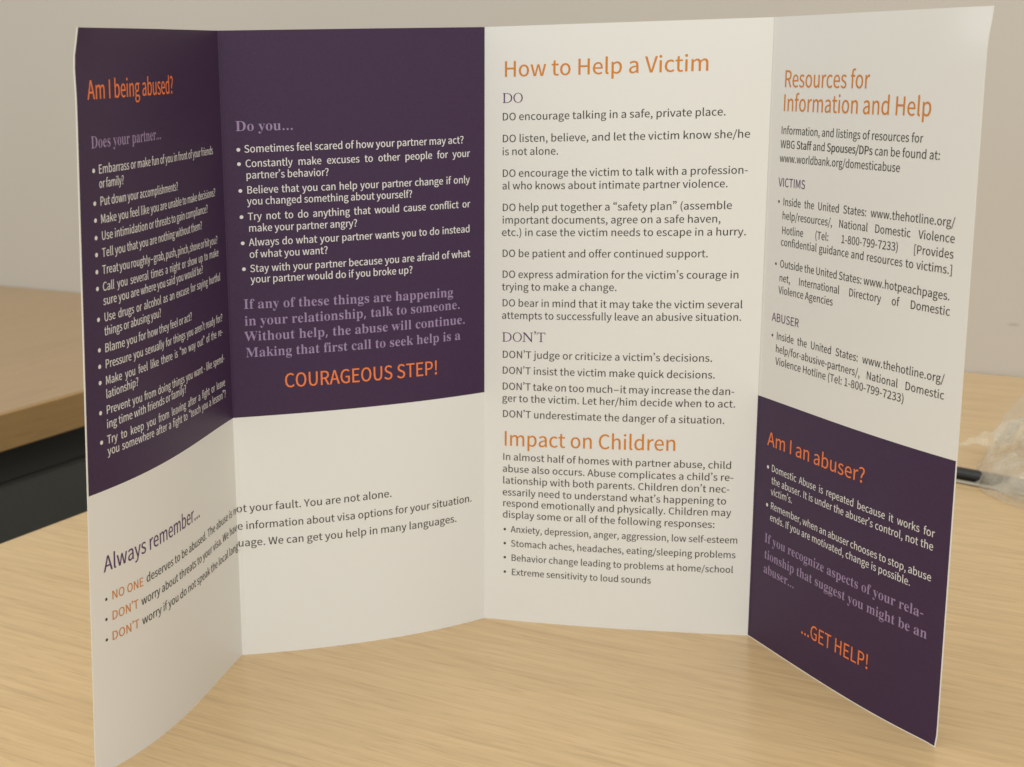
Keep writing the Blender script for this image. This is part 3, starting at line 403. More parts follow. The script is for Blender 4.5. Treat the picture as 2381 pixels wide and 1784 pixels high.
sG	470	134 -9 131 0 67 0 55 25 33 33 0 70 0 70 0 70 -55 0 -55 0 -55 0 0 -17 0 -18 0 -17 36 0 35 0 36 0 0 -44 0 -44 0 -43 -20 -19 -35 -11 -36 0 -107 0 -60 80 0 126 0 125 66 77 101 0 50 0 32 -22 26 -25 11 13 11 14 12 13 -29 30 -46 32 -69 0 -133 0 -96 -98 0 -161 0 -163
sH	497	69 167 0 -167 21 0 21 0 21 0 0 79 0 78 0 79 77 0 78 0 78 0 0 -79 0 -78 0 -79 21 0 21 0 21 0 0 167 0 166 0 167 -21 0 -21 0 -21 0 0 -70 0 -70 0 -69 -78 0 -78 0 -77 0 0 69 0 70 0 70 -21 0 -21 0 -21 0 0 -167
sI	200	69 167 0 -167 21 0 21 0 21 0 0 167 0 166 0 167 -21 0 -21 0 -21 0 0 -167
sL	370	69 167 0 -167 94 0 94 0 94 0 0 18 0 18 0 18 -73 0 -73 0 -73 0 0 149 0 148 0 149 -21 0 -21 0 -21 0 0 -167
sM	554	69 167 0 -167 19 0 19 0 19 0 0 92 0 93 0 92 0 43 -5 61 -4 43 1 0 1 0 1 0 13 -38 14 -38 13 -38 32 -86 32 -87 31 -87 14 0 14 0 14 0 32 87 31 87 32 86 13 38 13 38 14 38 1 0 1 0 1 0 -4 -43 -5 -61 0 -43 0 -92 0 -93 0 -92 20 0 19 0 20 0 0 167 0 166 0 167 -25 0 -25 0 -26 0 -32 -89 -31 -89 -32 -89 -12 -35 -10 -35 -13 -35 -1 0 -1 0 -1 0 -12 35 -11 35 -13 35 -32 89 -32 89 -31 89 -26 0 -25 0 -25 0 0 -167
sN	493	69 167 0 -167 20 0 19 0 20 0 0 88 0 87 0 88 0 52 -5 53 -2 51 1 0 1 0 0 0 18 -35 18 -34 18 -34 61 -105 61 -106 60 -105 22 0 22 0 21 0 0 167 0 166 0 167 -20 0 -20 0 -20 0 0 -87 0 -86 0 -87 0 -52 5 -56 4 -50 -1 0 -1 0 -1 0 -18 34 -18 35 -18 34 -61 105 -61 105 -61 105 -21 0 -22 0 -21 0 0 -167
sO	506	128 -9 125 0 126 0 88 100 0 161 0 160 -88 97 -126 0 -125 0 -88 -97 0 -160 0 -161/343 46 -90 0 -90 0 -59 81 0 125 0 125 59 77 90 0 90 0 59 -77 0 -125 0 -125
sP	432	69 167 0 -167 21 0 21 0 21 0 0 66 0 67 0 66 27 0 28 0 27 0 110 0 74 49 0 105 0 109 -75 38 -112 0 -47 0 -48 0 -47 0 0 -167/156 250 -24 0 0 67 0 66 0 66 24 0 23 0 24 0 88 0 45 -23 0 -73 0 -71 -42 -32 -88 0 -25 0
sR	433	160 263 -28 0 0 62 0 62 0 62 28 0 28 0 28 0 78 0 43 -23 0 -66 0 -65 -43 -32 -78 0 -28 0/303 71 40 -71 24 0 23 0 24 0 -42 73 -43 73 -42 73 68 16 45 47 0 78 0 104 -73 36 -102 0 -52 0 -52 0 -52 0 0 -167 0 -166 0 -167 21 0 21 0 21 0 0 71 0 70 0 71 30 0 30 0 30 0 40 -71
sS	407	136 -9 71 0 105 0 65 63 0 79 0 74 -45 34 -58 26 -23 10 -24 10 -24 10 -39 17 -44 18 0 49 0 45 37 28 57 0 46 0 37 -18 30 -29 11 14 11 13 11 13 -35 37 -52 25 -59 0 -91 0 -67 -55 0 -77 0 -73 55 -36 47 -20 23 -10 24 -11 24 -10 48 -21 36 -17 0 -51 0 -49 -39 -33 -66 0 -52 0 -50 25 -36 37 -12 -14 -13 -15 -12 -14 43 -45
sT	409	173 149 0 -149 21 0 21 0 21 0 0 149 0 149 0 149 50 0 51 0 50 0 0 18 0 17 0 18 -122 0 -122 0 -122 0 0 -18 0 -17 0 -18 51 0 50 0 51 0 0 -149
sU	492	144 -9 102 0 102 0 78 55 0 160 0 98 0 98 0 98 -21 0 -20 0 -20 0 0 -98 0 -99 0 -98 0 -120 -53 -39 -66 0 -65 0 -51 39 0 120 0 98 0 99 0 98 -21 0 -21 0 -21 0 0 -98 0 -98 0 -98 0 -160
sV	392	107 167 53 -167 25 0 24 0 24 0 53 167 53 166 53 167 -21 0 -22 0 -21 0 -27 -90 -27 -91 -26 -90 -17 -58 -13 -48 -19 -59 -1 0 -1 0 -1 0 -18 59 -13 48 -17 58 -27 90 -27 91 -27 90 -22 0 -22 0 -22 0 53 -167
sW	599	88 167 35 -167 25 0 25 0 25 0 25 101 25 100 25 101 8 39 10 36 7 38 1 0 1 0 1 0 8 -38 8 -36 8 -39 26 -101 25 -100 25 -101 26 0 25 0 25 0 35 167 34 166 34 167 -20 0 -20 0 -20 0 -17 -91 -18 -90 -18 -91 -9 -54 -10 -54 -9 -55 -1 0 -1 0 -2 0 -12 55 -11 55 -12 53 -23 91 -24 90 -23 91 -19 0 -20 0 -19 0 -23 -91 -23 -90 -23 -91 -12 -54 -12 -54 -11 -55 -1 0 -1 0 -1 0 -10 55 -10 54 -10 54 -17 91 -18 90 -17 91 -22 0 -22 0 -21 0 35 -167
sY	362	149 65 0 -65 21 0 21 0 21 0 0 65 0 64 0 65 50 102 51 102 50 102 -22 0 -22 0 -22 0 -21 -47 -21 -47 -22 -47 -15 -37 -17 -36 -18 -37 -1 0 -1 0 -1 0 -18 37 -15 36 -16 37 -22 47 -21 47 -22 47 -22 0 -22 0 -23 0 50 -102 50 -102 50 -102 0 -65
s[	231	72 103 0 -219 45 0 45 0 45 0 0 12 0 12 0 12 -29 0 -30 0 -29 0 0 194 0 195 0 195 29 0 30 0 29 0 0 12 0 12 0 12 -45 0 -45 0 -45 0 0 -218
s]	231	23 -104 0 -12 45 0 46 0 45 0 0 219 0 219 0 218 -45 0 -46 0 -45 0 0 -12 0 -12 0 -12 30 0 29 0 30 0 0 -195 0 -195 0 -194 -30 0 -29 0 -30 0 0 -12
sa	384	86 -9 62 0 46 0 41 24 36 29 0 0 1 0 1 0 2 -14 1 -15 2 -15 17 0 17 0 17 0 0 76 0 76 0 76 0 92 -37 60 -91 0 -60 0 -52 -27 -33 -21 8 -15 8 -14 8 -14 29 19 39 20 43 0 61 0 15 -46 0 -47 -157 -18 -70 -40 0 -81 0 -67/201 42 -35 0 -37 0 -29 16 0 42 0 48 43 31 124 14 0 -34 0 -35 0 -34 -36 -32
sb	422	192 -9 34 0 84 0 77 73 0 127 0 115 -52 74 -96 0 -41 0 -41 -23 -34 -29 1 22 1 22 1 22 0 50 0 49 0 50 -21 0 -21 0 -21 0 0 -181 0 -181 0 -181 16 0 17 0 17 0 1 13 2 12 2 13 1 0 1 0 1 0 32 -29/277 44 -61 0 -25 0 -33 9 -32 29 0 65 0 65 0 65 34 33 33 17 31 0 71 0 27 -54 0 -83 0 -91
sc	348	111 -9 98 0 44 0 42 18 34 29 -9 14 -9 14 -9 14 -24 -21 -30 -16 -34 0 -68 0 -46 57 0 85 0 85 49 57 67 0 29 0 24 -13 21 -19 10 14 11 14 10 13 -26 23 -33 21 -48 0 -96 0 -83 -72 0 -123 0 -123
sd	423	96 -9 93 0 44 0 40 24 29 29 0 0 1 0 1 0 1 -15 2 -14 2 -15 17 0 17 0 17 0 0 181 0 181 0 181 -21 0 -21 0 -21 0 0 -48 0 -47 0 -48 2 -21 1 -21 1 -21 -33 27 -28 16 -44 0 -84 0 -76 -75 0 -120 0 -124/237 44 -34 0 -65 0 -38 52 0 90 0 84 48 57 59 0 31 0 29 -10 30 -28 0 -65 0 -65 0 -65 -30 -34
se	378	114 -9 99 0 50 0 39 17 32 21 -7 14 -7 13 -8 14 -28 -18 -28 -11 -36 0 -71 0 -48 50 -4 80 83 0 83 0 84 0 1 9 1 12 0 14 0 106 -53 68 -95 0 -84 0 -82 -74 0 -121 0 -122/162 215 -66 0 8 74 46 41 53 0 58 0 34 -40 0 -75 -66 0
sf	222	23 336 0 -16 16 0 17 0 17 0 0 -107 0 -106 0 -107 21 0 20 0 21 0 0 107 0 106 0 107 26 0 26 0 27 0 0 17 0 17 0 16 -27 0 -26 0 -26 0 0 20 0 20 0 19 0 48 17 25 36 0 13 0 15 -3 13 -7 5 16 4 16 5 16 -17 7 -22 5 -23 0 -74 0 -34 -47 0 -75 0 -20 0 -20 0 -20 -17 -1 -17 -1 -16 -1 0 -16
sg	385	98 -171 90 0 114 0 73 60 0 69 0 61 -43 27 -86 0 -24 0 -24 0 -25 0 -50 0 -15 17 0 23 0 20 11 13 13 11 17 -8 20 -5 18 0 76 0 60 50 0 79 0 32 -13 28 -17 17 25 0 25 0 25 0 0 16 0 15 0 16 -43 0 -43 0 -43 0 -13 6 -18 4 -21 0 -74 0 -65 -51 0 -81 0 -45 24 -36 25 -19 0 -1 0 -1 0 -1 -20 -13 -21 -25 0 -31 0 -29 14 -20 19 -11 0 -1 0 -2 0 -1 -34 -21 -20 -31 0 -32 0 -63/230 160 -43 0 -42 0 -37 34 0 54 0 54 36 32 43 0 44 0 35 -32 0 -54 0 -54/268 -128 -72 0 -67 0 -40 26 0 39 0 21 11 23 27 19 16 -4 18 -1 14 0 21 0 21 0 22 0 49 0 26 -13 0 -35 0 -38
sh	414	63 181 0 -181 21 0 21 0 21 0 0 90 0 89 0 90 36 37 26 19 38 0 50 0 21 -29 0 -70 0 -75 0 -76 0 -75 20 0 21 0 21 0 0 78 0 78 0 79 0 94 -36 51 -77 0 -51 0 -38 -28 -34 -34 1 25 1 26 1 25 0 50 0 49 0 50 -21 0 -21 0 -21 0 0 -181
si	188	63 123 0 -123 21 0 21 0 21 0 0 123 0 124 0 123 -21 0 -21 0 -21 0 0 -123/70 447 24 0 25 0 17 16 0 25 0 24 -17 17 -25 0 -24 0 -17 -17 0 -24 0 -25
sj	188	2 -165 22 0 74 0 28 47 0 76 0 137 0 138 0 137 -21 0 -21 0 -21 0 0 -137 0 -138 0 -137 0 -45 -8 -28 -37 0 -13 0 -13 3 -10 4 -4 -16 -4 -16 -4 -16 13 -5/70 447 24 0 24 0 18 16 0 25 0 24 -18 17 -24 0 -24 0 -17 -17 0 -24 0 -25
sk	377	63 181 0 -181 20 0 21 0 20 0 0 33 0 32 0 33 23 27 24 27 23 27 36 -60 36 -59 36 -60 23 0 22 0 23 0 -47 74 -47 73 -46 74 41 50 41 50 41 49 -23 0 -23 0 -23 0 -53 -65 -52 -65 -52 -65 -1 0 -1 0 -1 0 0 123 0 122 0 123 -20 0 -21 0 -20 0 0 -181
sl	194	82 -9 46 0 17 0 11 3 8 3 -3 16 -3 15 -2 16 -7 -1 -3 0 -3 0 -10 0 -7 7 0 20 0 157 0 158 0 158 -21 0 -21 0 -21 0 0 -156 0 -157 0 -156 0 -53
sm	632	63 123 0 -123 21 0 21 0 21 0 0 90 0 89 0 90 33 38 31 18 28 0 47 0 22 -29 0 -70 0 -75 0 -76 0 -75 21 0 21 0 20 0 0 90 0 89 0 90 35 38 30 18 29 0 47 0 22 -29 0 -70 0 -75 0 -76 0 -75 20 0 21 0 21 0 0 78 0 78 0 79 0 94 -36 51 -76 0 -46 0 -38 -29 -39 -42 -15 44 -30 27 -57 0 -45 0 -38 -28 -33 -35 0 0 0 0 -1 0 -2 17 -2 18 -2 18 -17 0 -17 0 -17 0 0 -123
sn	416	63 123 0 -123 21 0 21 0 21 0 0 90 0 89 0 90 36 37 26 19 38 0 50 0 21 -29 0 -70 0 -75 0 -76 0 -75 20 0 21 0 21 0 0 78 0 78 0 79 0 94 -36 51 -77 0 -51 0 -39 -28 -35 -35 0 0 0 0 -1 0 -2 17 -2 18 -2 18 -17 0 -17 0 -17 0 0 -123
so	413	116 -9 91 0 90 0 81 71 0 123 0 123 -81 72 -90 0 -91 0 -81 -72 0 -123 0 -123/271 43 -64 0 -64 0 -43 57 0 85 0 85 43 57 64 0 64 0 43 -57 0 -85 0 -85
sp	423	63 19 0 -175 21 0 21 0 21 0 0 42 0 41 0 42 -1 22 -1 22 -1 21 34 -28 35 -15 34 0 84 0 77 73 0 127 0 115 -52 74 -96 0 -43 0 -41 -25 -34 -28 0 0 0 0 -1 0 -2 15 -2 14 -2 14 -17 0 -17 0 -17 0 0 -175/277 44 -61 0 -25 0 -33 9 -32 29 0 65 0 65 0 65 35 33 32 17 31 0 71 0 27 -54 0 -83 0 -91
sq	423	297 -112 0 -44 21 0 21 0 21 0 0 175 0 176 0 175 -16 0 -17 0 -17 0 -2 -11 -2 -12 -2 -11 0 0 -1 0 0 0 -33 28 -30 16 -44 0 -84 0 -76 -75 0 -120 0 -124 60 -70 93 0 43 0 39 23 30 29 -1 -23 -1 -22 -2 -23 0 -43/237 44 -34 0 -65 0 -38 52 0 90 0 84 48 57 59 0 31 0 29 -10 30 -28 0 -65 0 -65 0 -65 -30 -34
sr	265	63 123 0 -123 21 0 21 0 21 0 0 79 0 80 0 79 24 63 38 23 30 0 16 0 8 -2 12 -4 4 18 4 18 4 18 -12 6 -11 2 -17 0 -40 0 -39 -30 -26 -47 0 0 0 0 -1 0 -2 22 -2 23 -2 22 -17 0 -17 0 -17 0 0 -123
ss	319	107 -9 53 0 87 0 47 50 0 60 0 70 -59 22 -54 21 -41 15 -38 14 0 35 0 29 21 25 48 0 32 0 26 -15 25 -18 10 13 10 13 10 13 -28 23 -40 19 -46 0 -81 0 -47 -46 0 -59 0 -64 56 -24 52 -19 41 -15 44 -18 0 -37 0 -33 -24 -25 -49 0 -45 0 -32 17 -33 27 -10 -14 -10 -14 -10 -14 35 -29
st	257	100 -9 79 0 23 0 24 7 22 7 -4 15 -5 16 -4 16 -12 -6 -16 -4 -14 0 -43 0 -14 26 0 45 0 69 0 69 0 69 33 0 34 0 34 0 0 17 0 17 0 16 -34 0 -34 0 -33 0 0 35 0 35 0 35 -18 0 -17 0 -17 0 -2 -35 -3 -35 -2 -35 -19 -1 -20 -1 -20 -1 0 -16 0 -15 0 -16 19 0 18 0 19 0 0 -69 0 -68 0 -68 0 -75
su	414	93 -9 78 0 51 0 37 27 34 40 1 0 1 0 0 0 2 -19 2 -20 1 -19 17 0 18 0 17 0 0 123 0 124 0 123 -21 0 -20 0 -21 0 0 -87 0 -88 0 -87 -36 -44 -26 -19 -38 0 -49 0 -21 29 0 69 0 76 0 76 0 75 -21 0 -21 0 -21 0 0 -78 0 -78 0 -78 0 -95
sv	355	98 123 45 -123 24 0 24 0 25 0 43 123 44 124 44 123 -21 0 -20 0 -21 0 -23 -70 -24 -70 -23 -70 -11 -37 -12 -37 -11 -36 -1 0 -2 0 -1 0 -11 36 -11 37 -12 37 -23 70 -23 70 -23 70 -22 0 -22 0 -21 0 44 -123
sw	547	87 123 34 -123 25 0 24 0 24 0 17 66 18 66 17 66 10 36 7 35 8 37 2 0 1 0 1 0 9 -37 7 -34 9 -35 18 -67 18 -66 17 -67 26 0 25 0 25 0 33 123 34 124 33 123 -20 0 -20 0 -20 0 -18 -71 -18 -71 -18 -72 -8 -35 -7 -34 -7 -34 -1 0 -1 0 -2 0 -8 34 -9 34 -8 35 -20 72 -19 71 -19 71 -21 0 -20 0 -20 0 -19 -71 -20 -71 -19 -72 -9 -35 -8 -34 -8 -34 -1 0 -1 0 -1 0 -8 34 -6 34 -8 35 -18 72 -19 71 -18 71 -21 0 -21 0 -22 0 35 -123
sx	340	51 64 -41 -64 22 0 22 0 22 0 16 29 17 29 17 29 12 22 12 23 13 21 1 0 1 0 1 0 15 -21 13 -23 13 -22 18 -29 18 -29 18 -29 23 0 23 0 22 0 -40 62 -41 63 -41 62 38 61 37 61 38 61 -22 0 -21 0 -22 0 -15 -27 -15 -27 -16 -27 -11 -21 -10 -20 -11 -21 -1 0 -2 0 -1 0 -12 21 -13 20 -11 21 -16 27 -17 27 -17 27 -22 0 -23 0 -22 0 37 -59 38 -59 37 -59 -40 -64
sy	355	52 -160 17 0 74 0 38 56 26 73 47 134 46 133 47 134 -21 0 -20 0 -20 0 -22 -68 -23 -68 -22 -69 -10 -33 -11 -38 -9 -34 -1 0 -1 0 -1 0 -13 35 -13 37 -11 33 -25 69 -25 68 -25 68 -22 0 -22 0 -21 0 49 -123 50 -124 50 -124 -3 -9 -3 -9 -3 -10 -15 -45 -26 -34 -42 0 -10 0 -11 3 -7 3 -5 -17 -4 -17 -4 -16 12 -5
sz	324	24 11 0 -11 93 0 94 0 93 0 0 17 0 17 0 16 -67 0 -67 0 -68 0 66 96 65 95 65 96 0 11 0 11 0 11 -84 0 -85 0 -84 0 0 -16 0 -17 0 -17 58 0 58 0 58 0 -65 -96 -65 -95 -65 -96 0 -11
s’	170	73 427 -37 -18 4 -9 5 -9 5 -8 44 20 41 47 0 60 0 38 -24 27 -30 0 -30 0 -16 -22 0 -22 0 -25 17 -19 26 0 7 0 7 3 4 2 0 -30
s“	301	98 533 37 19 -5 8 -5 9 -5 9 -43 -20 -42 -47 0 -61 0 -37 25 -28 29 0 31 0 15 24 0 21 0 24 -17 19 -25 0 -8 0 -7 -2 -4 -3 0 30/229 533 37 19 -5 8 -5 9 -5 9 -43 -20 -42 -47 0 -61 0 -37 25 -28 29 0 31 0 15 24 0 21 0 24 -17 19 -26 0 -7 0 -7 -2 -4 -3 0 30
s”	301	203 427 -36 -18 4 -9 5 -9 5 -8 44 20 41 47 0 60 0 38 -24 27 -30 0 -30 0 -16 -22 0 -22 0 -25 17 -19 25 0 8 0 7 3 4 2 0 -30/73 427 -37 -18 4 -9 5 -9 5 -8 44 20 41 47 0 60 0 38 -24 27 -30 0 -30 0 -16 -22 0 -22 0 -25 17 -19 26 0 7 0 7 3 4 2 0 -30
"""
